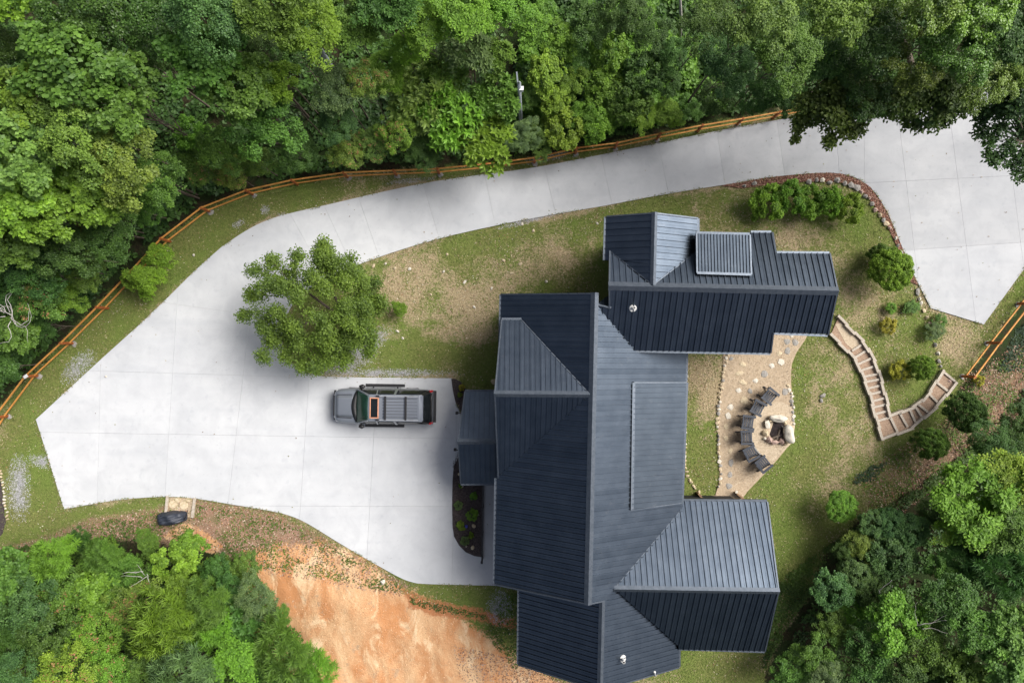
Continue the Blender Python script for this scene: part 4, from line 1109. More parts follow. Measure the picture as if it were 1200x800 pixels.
for s in (-1, 1):
    for (x0_, x0t, x1_, x1t) in ((1.30,.68,.32,.26),(.24,.18,-.70,-.72),(-.90,-.84,-2.50,-2.14)):
        quadpatch('side_window', side_pt(x0t, .92, s), side_pt(x1t, .92, s), side_pt(x1_, .05, s), side_pt(x0_, .05, s), M['carglass'], suv, 4, .02, (0, s, .3))
    for (xa, xb, w) in ((.28,.22,.07),(-.80,-.78,.12),):
        b = MB(); b.beam(side_pt(xa, .0, s), side_pt(xb, 1, s), w, .06, up=(0, s, .3)); b.build('pillar', M['paint'], suv)
    b = MB(); b.beam((bf+.0, s*(bw-.02), BZ+.02), (rf, s*(rw-.01), RZ-.02), .07, .07, up=(0, s, .4)); b.build('pillar', M['paint'], suv)
    # mirror
    b = MB(); b.tube([(1.22, s*.95, 1.20), (1.20, s*1.12, 1.24)], [.05, .06], 8); b.tube([(1.32, s*1.10, 1.24), (1.10, s*1.14, 1.24), (1.06, s*1.20, 1.24)], [.10, .13, .08], 10)
    b.build('side_mirror', M['black'], suv, smooth=True)
    # running board with brackets
    b = MB(); b.beam((1.15, s*1.16, .42), (-1.12, s*1.16, .42), .17, .06)
    b.beam((.7, s*1.0, .40), (.7, s*1.16, .40), .08, .05); b.beam((-.7, s*1.0, .40), (-.7, s*1.16, .40), .08, .05); b.build('running_board', M['black'], suv)
    # lamps
    quadpatch('headlight', (2.82, s*.60, .93), (2.66, s*.90, .95), (2.70, s*.94, .78), (2.86, s*.62, .76), M['lamp'], suv, 4, .02, (1, 0, 0))
    b = MB(); b.beam((-2.74, s*.90, .80), (-2.66, s*.90, 1.20), .12, .14, up=(1, 0, 0)); b.build('tail_light', M['redlens'], suv)
    for x in (1.75, -1.55):
        c = Vector((x, s*.86, .40))
        b = MB(); b.tube([(x, s*.74, .40), (x, s*.77, .40), (x, s*.99, .40), (x, s*1.02, .40)], [.34, .40, .40, .35], 24); w = b.build('wheel', M['rubber'], suv, smooth=True)
        b = MB(); b.tube([(x, s*.98, .40), (x, s*1.028, .40)], [.27, .25], 16); b.build('rim', M['rim'], w)
# roof skin with ribs
rr = []
for x in (rf+.03, rf-.1, .2, -1.0, rb+.1, rb-.08):
    e = .0 if rb < x < rf else -.02
    rr.append([(x, y, RZ+e+.035*(1-(y/.78)**2)-.005) for y in (-.75, -.6, -.3, 0, .3, .6, .75)] + [(x, y, RZ-.05) for y in (.73, 0, -.73)])
b = loft(rr[::-1]); roof = b.build('roof', M['paint'], suv, smooth=False)
WO[roof.name] = Vector((0, 0, 0))
for k in range(-3, 4):
    if k == 0 or abs(k) > 2: pass
    b = MB(); b.beam((-.12, k*.17, RZ+.036), (rb+.18, k*.17, RZ+.034), .016, .02); b.build('roof_rib', M['rubber'], roof)
for s in (-1, 1):
    b = MB(); b.beam((.05, s*.66, RZ+.09), (rb+.12, s*.66, RZ+.09), .06, .05); b.build('roof_rail', M['rail'], roof)
    for x in (.12, -1.72):
        b = MB(); b.box((x, s*.66, RZ+.045), (.26, .085, .09)); b.build('rail_foot', M['black'], roof)
for x in (-.28, -1.42):
    b = MB(); b.beam((x, -.66, RZ+.115), (x, .66, RZ+.115), .11, .035); b.build('crossbar', M['black'], roof)
b = MB()
for (p, q) in (((.56,-.55),(.56,.55)),((.12,-.55),(.12,.55)),((.60,-.55),(.08,-.55)),((.60,.55),(.08,.55))):
    b.beam((*p, RZ+.045), (*q, RZ+.045), .05, .03)
sr = b.build('sunroof', M['orange'], roof)
b = MB(); b.box((.34, 0, RZ+.038), (.40, 1.05, .02)); b.build('glass', M['carglass'], sr)
# hood bulge, cowl, grille, bumpers, plate
quadpatch('hood', (1.60,-.62,1.19), (1.60,.62,1.19), (2.66,.60,1.09), (2.66,-.60,1.09), M['paint'], suv, 6, .035, (0, 0, 1), .05)
V = []; F = []
for i in range(13):
    y = -.88+i*1.76/12; q = (y/.88)**2
    for x, z in ((1.78-.26*q, 1.225-.03*q), (1.50-.20*q, 1.26-.05*q)): V += [(x, y, z), (x, y, z-.09)]
for i in range(12):
    a = i*4; F += [(a, a+4, a+6, a+2), (a+1, a+3, a+7, a+5), (a, a+1, a+5, a+4), (a+2, a+6, a+7, a+3)]
put('cowl', V, F, M['black'], suv, smooth=True)
quadpatch('tailgate_dark_reflection', (-2.60,-.86,1.185), (-2.60,.86,1.185), (-2.80,.80,1.15), (-2.80,-.80,1.15), M['black'], suv, 4, .015, (0, 0, 1), .05)  # black patch paints the dark reflection on top of the tailgate
for s in (-1, 1):
    b = MB(); b.beam((1.75, s*.67, 1.185), (2.64, s*.64, 1.085), .03, .012); b.build('hood_seam', M['black'], suv)
b = MB(); b.box((2.86, 0, .72), (.06, 1.15, .34)); g = b.build('grille', M['black'], suv)
for k in range(3):
    b = MB(); b.box((2.895, 0, .62+k*.10), (.02, 1.1, .03)); b.build('grille_bar', M['rail'], g)
b = MB(); b.beam((2.86, -.85, .45), (2.86, .85, .45), .16, .2); b.build('front_bumper', M['black'], suv)
b = MB(); b.beam((-2.84, -.90, .60), (-2.84, .90, .60), .24, .22); b.beam((-2.83, -.72, .725), (-2.83, .72, .725), .17, .03); b.build('rear_bumper', M['black'], suv)
b = MB(); b.beam((rb-.06, -.70, RZ-.015), (rb-.06, .70, RZ-.015), .16, .04); b.build('spoiler', M['paint'], suv)
b = MB(); b.beam((-2.44, .0, 1.56), (-2.50, .42, 1.50), .03, .02); b.build('rear_wiper', M['rubber'], suv)
b = MB(); b.box((2.95, .0, .50), (.06, .16, .12)); b.build('tow_hook', M['white'], suv)
b = MB(); b.box((-2.76, 0, .98), (.04, .5, .13)); b.build('license_plate', M['white'], suv)
b = MB(); b.tube([(.95, -.40+.9, RZ+.02), (.85, -.40+.9, RZ+.10)], [.03, .01], 6); b.build('antenna', M['black'], suv)
suv.location = (cx, cy, ZD); suv.rotation_euler.z = math.pi - math.radians(.8)
# ------------------------------------------------------------------ foliage
def leaf_arrays(C, Nn, Ax, L, wid, fold):
    """one folded leaf (4 points, 2 faces) per row; C base point, Ax long axis, Nn normal"""
    B = np.cross(Nn, Ax); B /= np.linalg.norm(B, axis=1, keepdims=True)+1e-9
    L = L[:, None]
    p0 = C; p2 = C + Ax*L - Nn*L*.12
    m = C + Ax*L*.48
    p1 = m + B*L*wid + Nn*L*fold; p3 = m - B*L*wid + Nn*L*fold
    return np.stack([p0, p1, p2, p3], 1).reshape(-1, 3)
def norm(v): return v/(np.linalg.norm(v, axis=1, keepdims=True)+1e-9)
def foliage_mesh(name, V, var, mat):
    n = len(V)//4
    me = bpy.data.meshes.new(name)
    me.vertices.add(n*4); me.vertices.foreach_set('co', V.astype('f4').ravel())
    F = (np.arange(n)[:, None]*4+np.array([0, 1, 2, 0, 2, 3])[None]).astype('i4').ravel()
    me.loops.add(n*6); me.loops.foreach_set('vertex_index', F)
    me.polygons.add(n*2); me.polygons.foreach_set('loop_start', np.arange(0, n*6, 3, dtype='i4'))
    me.update(calc_edges=True)
    at = me.attributes.new('leafvar', 'FLOAT', 'POINT'); at.data.foreach_set('value', np.repeat(var, 4).astype('f4'))
    me.materials.append(M[mat]); return me
def crown(kind, seed, rag=.25):
    """unit-radius crown (scaled on placing); returns mesh"""
    r = np.random.default_rng(seed)
    P = dict(broad=(70, 95, .105, .42, 'leaf'), med=(90, 110, .070, .36, 'leaf'), fine=(120, 120, .052, .36, 'leaf'), gloss=(90, 110, .062, .36, 'leaf_gloss'),
             rust=(90, 100, .065, .36, 'leaf_rust'), rosette=(260, 13, .185, .19, 'leaf'), pine=(120, 46, .27, .050, 'leaf'), frond=(120, 48, .150, .22, 'leaf'), shrub=(60, 100, .12, .38, 'leaf'), tight=(110, 150, .085, .36, 'leaf'), ball=(260, 130, .058, .30, 'leaf'))[kind]
    nc, nl, ll, wid, mat = P
    # outline lobes
    ph = r.uniform(0, 6.28, 4); am = r.uniform(.4, 1, 4)*rag
    def outline(az): return 1+am[0]*np.sin(2*az+ph[0])*.6+am[1]*np.sin(3*az+ph[1])*.7+am[2]*np.sin(5*az+ph[2])*.5+am[3]*np.sin(8*az+ph[3])*.3
    u = np.sqrt(r.random(nc)); az = r.uniform(0, 6.283, nc)
    inner = r.random(nc)
    R = outline(az)*u*.86
    cx_, cy_ = R*np.cos(az), R*np.sin(az)
    hgt = np.sqrt(np.clip(1-(u*.92)**2, 0, 1))
    lump = (.25 if kind == 'ball' else 1)*(.16*np.sin(4.1*cx_+ph[0])*np.cos(3.7*cy_+ph[1]) + .10*np.sin(9*cx_+ph[2])*np.sin(8*cy_+ph[3]))
    cz = .62*hgt*np.where(inner < .70, 1, r.uniform(-.1, .8, nc)) + lump + r.normal(0, .035, nc) - .1
    CC = np.stack([cx_, cy_, cz], 1)
    out = norm(np.stack([cx_, cy_, .75*hgt+.25], 1))
    cvar = r.uniform(.25, .75, nc)
    if kind in ('rosette', 'frond', 'pine'):
        ci = np.repeat(np.arange(nc), nl); n = len(ci)
        if kind == 'frond':    # several compound leaves per twig: leaflets along each rachis
            nr = 6; k = np.tile(np.arange(nl), nc); ra = (k % nr)/nr*6.283 + np.repeat(r.uniform(0, 6.28, nc), nl)
            s = (k//nr)/(nl/nr)
            side = np.where(r.random(n) < .5, 1, -1)
            d = np.stack([np.cos(ra), np.sin(ra), np.full(n, .15)], 1); d = norm(d+out[ci]*.35)
            C = CC[ci]+d*(s*.22+.02)[:, None]; C[:, 2] -= s**2*.09
            perp = norm(np.cross(d, np.array([[0, 0, 1.]]).repeat(n, 0)))
            Ax = norm(d*.55+perp*side[:, None]+r.normal(0, .15, (n, 3)))
            Nn = norm(np.stack([np.zeros(n), np.zeros(n), np.ones(n)], 1)+r.normal(0, .25, (n, 3)))
            L = ll*r.uniform(.65, 1.05, n)*(1-.45*s)
            var = np.clip(cvar[ci]+r.normal(0, .12, n)+s*.25, 0, 1)
        else:
            k = np.tile(np.arange(nl), nc); ra = k/nl*6.283*3.3+np.repeat(r.uniform(0, 6.28, nc), nl)+r.normal(0, .15, n)
            ax0 = norm(out[ci]+np.array([[0, 0, .6]]))
            t1 = norm(np.cross(ax0, np.array([[.3, .9, .2]]).repeat(n, 0))); t2 = np.cross(ax0, t1)
            sp = r.uniform(.45, 1.25, n) if kind == 'rosette' else r.uniform(.2, 1.5, n)
            d = norm(t1*np.cos(ra)[:, None]*sp[:, None]+t2*np.sin(ra)[:, None]*sp[:, None]+ax0*.55)
            base_off = (r.random(n)*(.12 if kind == 'pine' else .02))
            C = CC[ci]+ax0*base_off[:, None]+(r.normal(0, .03, (n, 3)) if kind == 'pine' else 0)
            Ax = d; Nn = norm(ax0-d*np.sum(ax0*d, 1)[:, None]+r.normal(0, .12, (n, 3)))
            L = ll*r.uniform(.65, 1.1, n)
            var = np.clip(cvar[ci]+r.normal(0, .10, n)+(.25-.3*(sp-.5)), 0, 1)
    else:
        ci = np.repeat(np.arange(nc), nl); n = len(ci)
        rc = np.repeat(r.uniform(.13, .21, nc)*(.62 if kind == 'ball' else 1), nl)
        d = norm(r.normal(0, 1, (n, 3))+out[ci]*.9); d[:, 2] = np.where(d[:, 2] < -.35, -d[:, 2], d[:, 2])
        rad = rc*r.uniform(.45, 1.1, n)
        C = CC[ci]+d*rad[:, None]*np.array([[1, 1, .72]])
        Nn = norm(d*.45+np.array([[0, 0, .9]])+r.normal(0, .42, (n, 3)))
        a = norm(d+r.normal(0, .6, (n, 3))); Ax = norm(a-Nn*np.sum(a*Nn, 1)[:, None])
        L = ll*r.uniform(.6, 1.15, n)
        var = np.clip(cvar[ci]+r.normal(0, .16, n)+.10*(rad/rc-.8), 0, 1)
        if kind == 'rust':
            tipk = r.random(nc) < .30; k2 = tipk[ci] & (r.random(n) < .30) & (d[:, 2] > .5); var = np.where(k2, 1.0, np.clip(var, 0, .85))
    # hanging gaps: drop leaves where a hole noise says so
    V = leaf_arrays(C, Nn, Ax, L, wid, r.uniform(.0, .12))
    V = V.reshape(-1, 4, 3)
    hole = vnoise(C[:, 0]*10+seed, C[:, 1]*10, 2.6, 70+seed % 7)
    keep = (hole < .80) | (C[:, 2] < .1)
    return foliage_mesh('crown', V[keep].reshape(-1, 3), var[keep], mat)
def trunk_mesh(seed, nb=7):
    r = random.Random(seed); b = MB()
    def limb(p, d, L, r0, depth):
        pts = [Vector(p)]; rad = [r0]; d = Vector(d)
        for k in range(4):
            d = (d+Vector((r.uniform(-.18, .18), r.uniform(-.18, .18), r.uniform(-.05, .12)))).normalized()
            pts.append(pts[-1]+d*L/4); rad.append(r0*(1-.2*(k+1)))
        b.tube(pts, rad, 6 if depth else 8, cap=False)
        if depth < 2:
            for k in range(3 if depth else nb):
                q = pts[1+k % 4] if depth else pts[2].lerp(pts[4], k/nb)
                a = r.uniform(0, 6.28)
                limb(q, (math.cos(a)*.9, math.sin(a)*.9, r.uniform(.25, .7)), L*(.40 if depth == 0 else .6), rad[2]*.45, depth+1)
    limb((0, 0, -.04), (0, 0, 1), .92, .030, 0)
    me = mesh_from('trunk', b.V, b.F, [M['bark']], True); return me
TRUNKS = [trunk_mesh(s) for s in (3, 8, 21)]
CR = {}
NV = dict(broad=3, med=3, fine=2, gloss=2, rust=2, rosette=2, pine=2, frond=2, shrub=3, tight=1, ball=1)
for k_, n_ in NV.items(): CR[k_] = [crown(k_, 17*i+len(k_)*5+3, .12 if k_ == 'tight' else .03 if k_ == 'ball' else .28) for i in range(n_)]
TI = dict(mid=(.100,.190,.036), bright=(.145,.265,.036), lime=(.190,.310,.040), dark=(.060,.125,.030), blue=(.085,.160,.052), olive=(.150,.225,.044), deep=(.066,.138,.032), pale=(.145,.245,.060),
          teal=(.072,.152,.050), yellow=(.33,.31,.045), grey=(.125,.200,.085), tan=(.170,.170,.070))
tree_n = 0
def tree(px, py, r_px, ztop, kind, tint, label, name='broadleaf_tree', cat='tree', group='trees of the surrounding woods', sq=1.0, hh=None, trunk=True):
    """crown centred on px,py as surveyed at its height"""
    global tree_n
    tree_n += 1
    rnd = random.Random(tree_n*13+5)
    zc = ztop*.82
    c = A(px, py, zc); s = (H-zc)/H/20; R = r_px*s*1.10
    vz = hh if hh else min(R*1.0, ztop*.55)
    zg = float(gz(c.x, c.y))
    bx_, by_ = c.x, c.y
    if group in (BLG, BRG):    # slight lean outwards, towards the light
        k_ = 1+.6*(zc/(H-zc)); bx_ *= k_; by_ *= k_
    if ztop > 4:               # the foot stands outside the yard, the crown leans in
        for _ in range(14):
            qx, qy = bx_*20+600, 400-by_*20
            if sdist([qx], [qy], YARD)[0] < -14: break
            L_2 = math.hypot(c.x, c.y); bx_ += c.x/L_2*.45; by_ += c.y/L_2*.45
    zg = float(gz(bx_, by_))
    t = thing(name, (bx_, by_, zg), label, cat, group)
    cen = ztop-vz*.62
    me = rnd.choice(CR[kind])
    cr = inst('crown', me, (c.x, c.y, cen), (rnd.uniform(-.06, .06), rnd.uniform(-.06, .06), rnd.uniform(0, 6.28)), (R, R*sq, vz), t, TI[tint] if isinstance(tint, str) else tint)
    if trunk:
        v_ = Vector((c.x, c.y, cen+vz*.2))-Vector((bx_, by_, zg)); h = v_.length
        e_ = v_.to_track_quat('Z', 'Y').to_euler(); w_ = min(h*.7, R*1.3)
        inst('trunk', rnd.choice(TRUNKS), (bx_, by_, zg), e_, (w_, w_, h*.95), t)
    return t

TOPG = 'trees of the woods above the drive'; BLG = 'trees and saplings of the thicket at lower left'; BRG = 'trees of the wood at lower right'
L_ = [
 # left and upper left
 (22,12,38,13,'shrub','lime','bright yellow-green crown in the very top left corner'),
 (4,62,34,11,'gloss','dark','dark glossy tree on the left edge below the yellow-green corner crown'),
 (45,62,26,9,'gloss','deep','small dark glossy crown between the corner tree and the large broad-leaved tree'),
 (112,22,48,13,'gloss','deep','dark glossy-leaved tree at the top edge with pale leaf glints'),
 (178,30,44,12,'gloss','dark','dark crown at the top edge right of the glinting glossy tree'),
 (188,72,26,9,'fine','dark','small dark crown in the shadow gap left of the blue-green tree'),
 (262,28,52,14,'fine','blue','blue-green fine-leaved tree at the top edge'),
 (105,92,56,13,'broad','mid','largest broad-leaved mid-green crown of the upper left woods'),
 (155,118,42,12,'broad','mid','broad-leaved crown overlapping the right side of the largest upper left crown'),
 (60,122,34,12,'broad','bright','yellow-flecked broad-leaved crown left of the largest upper left crown'),
 (18,138,38,11,'broad','mid','broad-leaved crown at the left edge beside the yellow-flecked crown'),
 (45,180,46,12,'broad','pale','pale green broad-leaved crown near the left edge at mid height of the woods'),
 (110,172,44,12,'med','olive','olive-green crown below the largest upper left crown'),
 (250,82,42,12,'broad','mid','broad-leaved crown below the blue-green tree'),
 (292,112,34,11,'broad','mid','broad-leaved crown right of the gap with the large round leaves'),
 (228,160,18,5,'shrub','bright','low plant with very large round leaves in the dark gap of the upper left woods'),
 (222,190,18,4,'shrub','mid','low leafy sapling below the plant with large round leaves'),
 (262,180,26,6,'med','mid','small mid-green tree above the curve of the fence'),
 (158,198,42,11,'med','olive','olive-tan tree near the bend of the woods, left of the fence curve'),
 (193,216,30,8,'med','mid','mid-green crown close above the left fence curve'),
 (118,228,40,10,'broad','bright','bright broad-leaved crown below the olive-green crown'),
 (28,232,46,11,'broad','lime','yellow-green broad-leaved crown at the left edge, halfway down'),
 (70,252,36,10,'broad','bright','bright crown right of the yellow-green left edge crown'),
 (18,282,34,9,'broad','mid','large-leaved crown at the left edge under the yellow-green crown'),
 (270,202,20,4,'rust','olive','rust-tipped shrub right above the fence where it levels out'),
 (238,203,16,4,'rust','mid','smaller rust-tipped shrub left of the one where the fence levels out'),
 (180,250,18,5,'med','mid','rounded shrub tree leaning over the bend of the fence'),
 (118,258,24,7,'rust','tan','tan-flushed sapling crown among the left woods'),
 (138,270,32,8,'fine','deep','deep green tree above the bright sumac by the fence'),
 (85,296,34,8,'med','dark','dark tree left of the sumac by the fence'),
 (52,318,34,7,'med','dark','dark crown in the shaded hollow of the left woods'),
 (18,335,28,6,'fine','dark','dark fine-leaved crown on the left edge above the bare grey vines'),
 (108,318,22,6,'med','mid','mid-green shrub crown left of the sumac'),
 (52,346,32,6,'rust','mid','shrubby crown with reddish tips left of the fence'),
 (82,350,22,5,'med','bright','bright shrub hugging the fence below the sumac'),
 (22,392,26,5,'broad','mid','large-leaved shrub above the lower left stretch of fence'),
 (-2,428,22,4,'broad','deep','deep green shrub on the left edge beside the lowest stretch of fence'),
 (52,380,18,4,'fine','dark','small dark shrub beside the lower stretch of the left fence'),
 # top middle
 (338,22,46,14,'frond','mid','feathery-leaved tree at the top edge left of the bare grey trunk'),
 (375,52,34,12,'frond','bright','bright feathery crown beside the bare grey trunk'),
 (312,62,26,10,'fine','blue','small blue-green crown left of the bare grey trunk'),
 (418,32,34,11,'frond','mid','feathery crown right of the bare grey trunk at the top edge'),
 (462,16,38,12,'frond','deep','drooping feathery crown at the top edge above the dark gaps'),
 (502,38,30,10,'frond','bright','feathery crown between the two dark gaps of the upper woods'),
 (478,66,20,8,'frond','lime','light feathery sapling between the dark gaps'),
 (545,18,34,11,'frond','bright','bright feathery crown at the top edge left of centre'),
 (585,22,30,10,'med','bright','bright crown at the top edge left of the utility pole'),
 (545,62,28,10,'rosette','grey','grey-green crown left of the utility pole top'),
 (578,72,24,9,'rosette','mid','rosette-leaved crown beside the utility pole top'),
 (328,105,26,9,'broad','lime','lime large-leaved crown left of the dark hollow under the bare trunk'),
 (315,150,38,8,'med','mid','leafy crown filling the slope above the fence, below the lime crown'),
 (352,182,24,5,'fine','deep','low deep green shrub above the fence left of the rust-tipped bushes'),
 (300,188,22,4,'fine','mid','low shrub above the level stretch of the left fence'),
 (345,60,24,6,'med','deep','deep green crown beneath the bare trunk'),
 (400,112,30,8,'fine','grey','grey-green fine-leaved crown right of the dark hollow'),
 (432,104,24,8,'rust','olive','olive crown with pale blossom-like tips above the rosette trees'),
 (398,150,24,6,'fine','teal','bluish shrub left of the rust-tipped bushes'),
 (460,88,22,7,'frond','bright','small bright feathery crown above the rosette-leaved trees'),
 (408,180,20,4,'rust','olive','rust-tipped bush directly above the fence'),
 (438,168,20,4,'rust','pale','pale bush with orange tips right of the first rust-tipped bush'),
 (466,158,22,5,'rust','bright','orange-tipped branchy bush below the rosette-leaved trees'),
 (496,180,20,4,'fine','dark','dark bush in the gap above the fence left of the overhanging rosette tree'),
 (492,112,38,8,'rosette','pale','pale rosette-leaved tree left of the overhanging one'),
 (530,138,40,8,'rosette','bright','bright rosette-leaved tree in the middle of its row above the fence'),
 (565,165,34,7,'rosette','bright','bright rosette-leaved tree overhanging the fence left of the pole'),
 (582,118,30,8,'rosette','mid','rosette-leaved tree beside the utility pole shaft'),
 (520,90,26,8,'rosette','mid','rosette-leaved crown behind the pale one'),
]
for x in L_: tree(x[0], x[1], x[2], x[3]*(.7 if x[4] == 'rosette' else 1), *x[4:7], group=TOPG, sq=random.uniform(.85, 1.1))
S_ = [
 (622,30,24,5,'med','bright','bright bush near the top edge just right of the pole'),(655,50,22,4,'shrub','bright','leafy bush in the upper scrub right of the pole'),(690,30,26,5,'med','deep','deep green bush at the top of the scrub'),
 (730,18,28,6,'fine','dark','dark bush left of the slim bare trunk at the top edge'),(765,45,22,4,'fine','dark','dark bush below the slim bare trunk'),(715,62,22,3.5,'shrub','bright','bright bush in the middle of the upper scrub'),
 (640,85,22,4,'shrub','lime','lime bush right of the pole shaft'),(668,96,20,3,'med','bright','bright bush right of the lime bush'),(755,85,22,3.5,'shrub','deep','deep green bush at the right side of the scrub'),(705,100,22,3,'shrub','bright','broad bush at the centre of the scrub'),
 (735,120,22,3,'shrub','mid','mid-green bush below the centre of the scrub'),(650,118,18,3,'shrub','lime','small lime sapling beside the bare soil patch of the scrub'),(620,112,16,3,'fine','mid','fine-leaved bush hugging the pole foot'),
 (685,135,18,2.6,'med','bright','low bright bush above the fence in the scrub'),(660,150,22,2.6,'shrub','lime','lowest lime bush of the scrub next to the fence'),(698,145,20,2.5,'shrub','lime','lime bush next to the fence right of the lowest one'),
 (752,136,16,2.5,'frond','lime','star-shaped light green sapling at the fence, middle of the scrub'),(782,132,18,2.6,'frond','bright','star-shaped bright sapling right of the lime star-shaped one'),(805,128,16,2.5,'med','mid','rounded low bush at the fence below the tall light-green tree'),
 (612,160,20,2.8,'fine','grey','grey-green bramble at the foot of the pole'),(635,165,18,2.2,'fine','mid','low bramble against the fence right of the pole'),(780,98,20,3.5,'fine','dark','shaded bush under the left edge of the tall light-green tree'),
 (790,65,20,4,'fine','deep','deep green bush between the slim trunk and the tall light-green tree'),(672,70,18,3,'med','mid','mid-green bush in the upper scrub'),(728,92,16,2.6,'shrub','bright','small bright bush in the right middle of the scrub'),
]
for x in S_: tree(*x[:7], name='bush', cat='bush', group='bushes of the scrub between pole and drive', trunk=False, sq=random.uniform(.8, 1.15))
R_L = [
 (868,38,50,15,'fine','pale','tall light-green fine-leaved tree at the top edge right of the slim bare trunk'),(905,78,38,13,'fine','mid','fine-leaved green crown right of the tall light-green tree'),(845,88,32,10,'fine','teal','bluish crown under the tall light-green tree'),
 (820,40,28,9,'fine','deep','deep green crown left of the tall light-green tree'),(885,115,24,7,'fine','deep','lower crown above the fence end right of the bluish crown'),(835,118,22,5,'fine','dark','dark low crown above the fence under the bluish crown'),
 (960,30,42,13,'med','olive','olive crown at the top edge left of the bare patch'),(1010,20,34,12,'gloss','olive','olive crown at the top edge around the bare brownish patch'),(948,80,34,10,'med','deep','deep green crown above the end of the fence'),
 (970,82,20,9,'shrub','bright','small bright clump catching light above the fence end'),(1005,62,36,12,'gloss','deep','deep glossy crown in the centre of the upper right woods'),(1062,28,40,14,'gloss','olive','yellow-olive crown at the top edge right of the bare patch'),
 (1115,28,40,14,'gloss','bright','bright crown at the top edge in the upper right woods'),(1098,72,38,13,'gloss','mid','glossy crown leaning out over the parking slab'),(1050,85,36,12,'gloss','olive','olive glossy crown just above the drive'),
 (1000,112,32,10,'gloss','deep','shaded crown overhanging the drive left of centre'),(980,128,26,8,'gloss','mid','crown whose branch hangs farthest over the drive'),(1150,60,38,13,'med','dark','dark crown left of the top right corner'),(1192,24,34,13,'fine','dark','very dark crown in the top right corner'),
 (1072,122,28,9,'gloss','deep','deep green branchy crown fringing the drive near the top'),(1132,108,30,10,'gloss','olive','olive crown fringing the top of the parking slab'),(1182,92,28,10,'fine','olive','dull olive crown at the right edge above the slab'),
 (1025,128,26,9,'gloss','mid','mid-green fringe crown over the drive'),(928,128,20,5,'med','dark','dark crown covering the end of the fence'),(930,30,24,9,'fine','dark','dark narrow crown between the light-green and olive trees'),
]
for x in R_L: tree(*x[:7], group='trees overhanging the upper right drive', sq=random.uniform(.85, 1.1))
B_ = [
 (122,648,20,4,'pine','mid','dark-centred young pine standing foremost in the lower left thicket'),(62,655,26,4,'pine','bright','young pine with bright needle fans at the top left of the lower left thicket'),(95,632,14,2.5,'pine','deep','small pine sapling between the two foremost young pines'),
 (175,634,14,2.5,'frond','mid','small feathery sapling left of the tarp-covered bundle'),(222,640,18,3,'shrub','bright','bright vine-covered sapling just below the tarp-covered bundle'),(205,660,22,3.5,'shrub','lime','lime leafy shrub below the vine-covered sapling'),
 (15,675,30,4.5,'shrub','mid','leafy shrub at the left edge of the lower left thicket'),(32,712,34,5,'med','teal','bluish-green shrub near the left edge of the lower left thicket'),(8,745,30,5,'pine','deep','deep green needled sapling at the left edge near the bottom'),
 (15,788,32,6,'fine','teal','bluish crown in the bottom left corner'),(75,698,30,4,'rust','mid','red-tipped shrub between the young pines'),(112,692,28,4,'shrub','bright','yellow-green shrub below the foremost young pine'),
 (150,672,22,3.5,'frond','mid','feathery shrub around the bare white twigs'),(160,706,30,4.5,'rust','olive','olive shrub with pinkish tips in the centre of the thicket'),(60,752,34,5,'med','deep','dark green shrub in the lower left of the thicket'),
 (115,745,30,4.5,'rust','bright','bright shrub sprinkled with rusty flowers'),(85,785,32,5.5,'rust','lime','yellow-green bush full of rusty flower tips at the bottom edge'),(135,785,26,5,'rust','bright','bush with scattered rust tips at the bottom edge, right of the fullest one'),
 (192,728,38,6,'pine','bright','largest bright-tipped young pine in the centre of the thicket'),(215,690,22,4,'med','bright','leafy bright shrub above the largest bright-tipped pine'),(246,706,24,5,'pine','mid','young pine right of the largest bright-tipped pine'),
 (245,735,24,4.5,'pine','bright','second young pine below the one right of the largest'),(255,668,18,2.5,'med','deep','small dark bush at the clay edge of the thicket'),(285,664,18,2.5,'med','mid','bush at the upper right rim of the thicket'),
 (268,690,18,3,'med','deep','deep green bush right of the lime leafy shrub'),(300,700,24,4,'fine','grey','grey-green feathery bush on the right rim of the thicket'),(285,740,30,4,'rosette','deep','rosette-leaved bush in the right half of the thicket'),
 (330,722,12,2.5,'frond','mid','small feathery sapling on bare clay at the rim of the thicket'),(330,765,34,5,'pine','mid','young pine at the bottom right of the thicket'),(365,780,26,4,'pine','bright','rightmost young pine of the thicket, beside the clay bank'),
 (275,782,32,5.5,'frond','bright','sumac-like bright sapling at the bottom edge of the thicket'),(220,782,34,6,'pine','grey','grey-green pine at the bottom edge below the largest bright-tipped pine'),(175,790,26,5,'med','mid','leafy crown at the bottom edge, middle of the thicket'),
 (310,800,30,5,'pine','deep','deep green pine cut by the bottom edge of the picture'),(40,682,16,3,'fine','dark','dark small bush in the shade of the first young pine'),
]
for x in B_: tree(*x[:7], name=('young_pine' if x[4] == 'pine' else 'shrub'), cat=('pine' if x[4] == 'pine' else 'shrub'), group=BLG, sq=random.uniform(.85, 1.15))
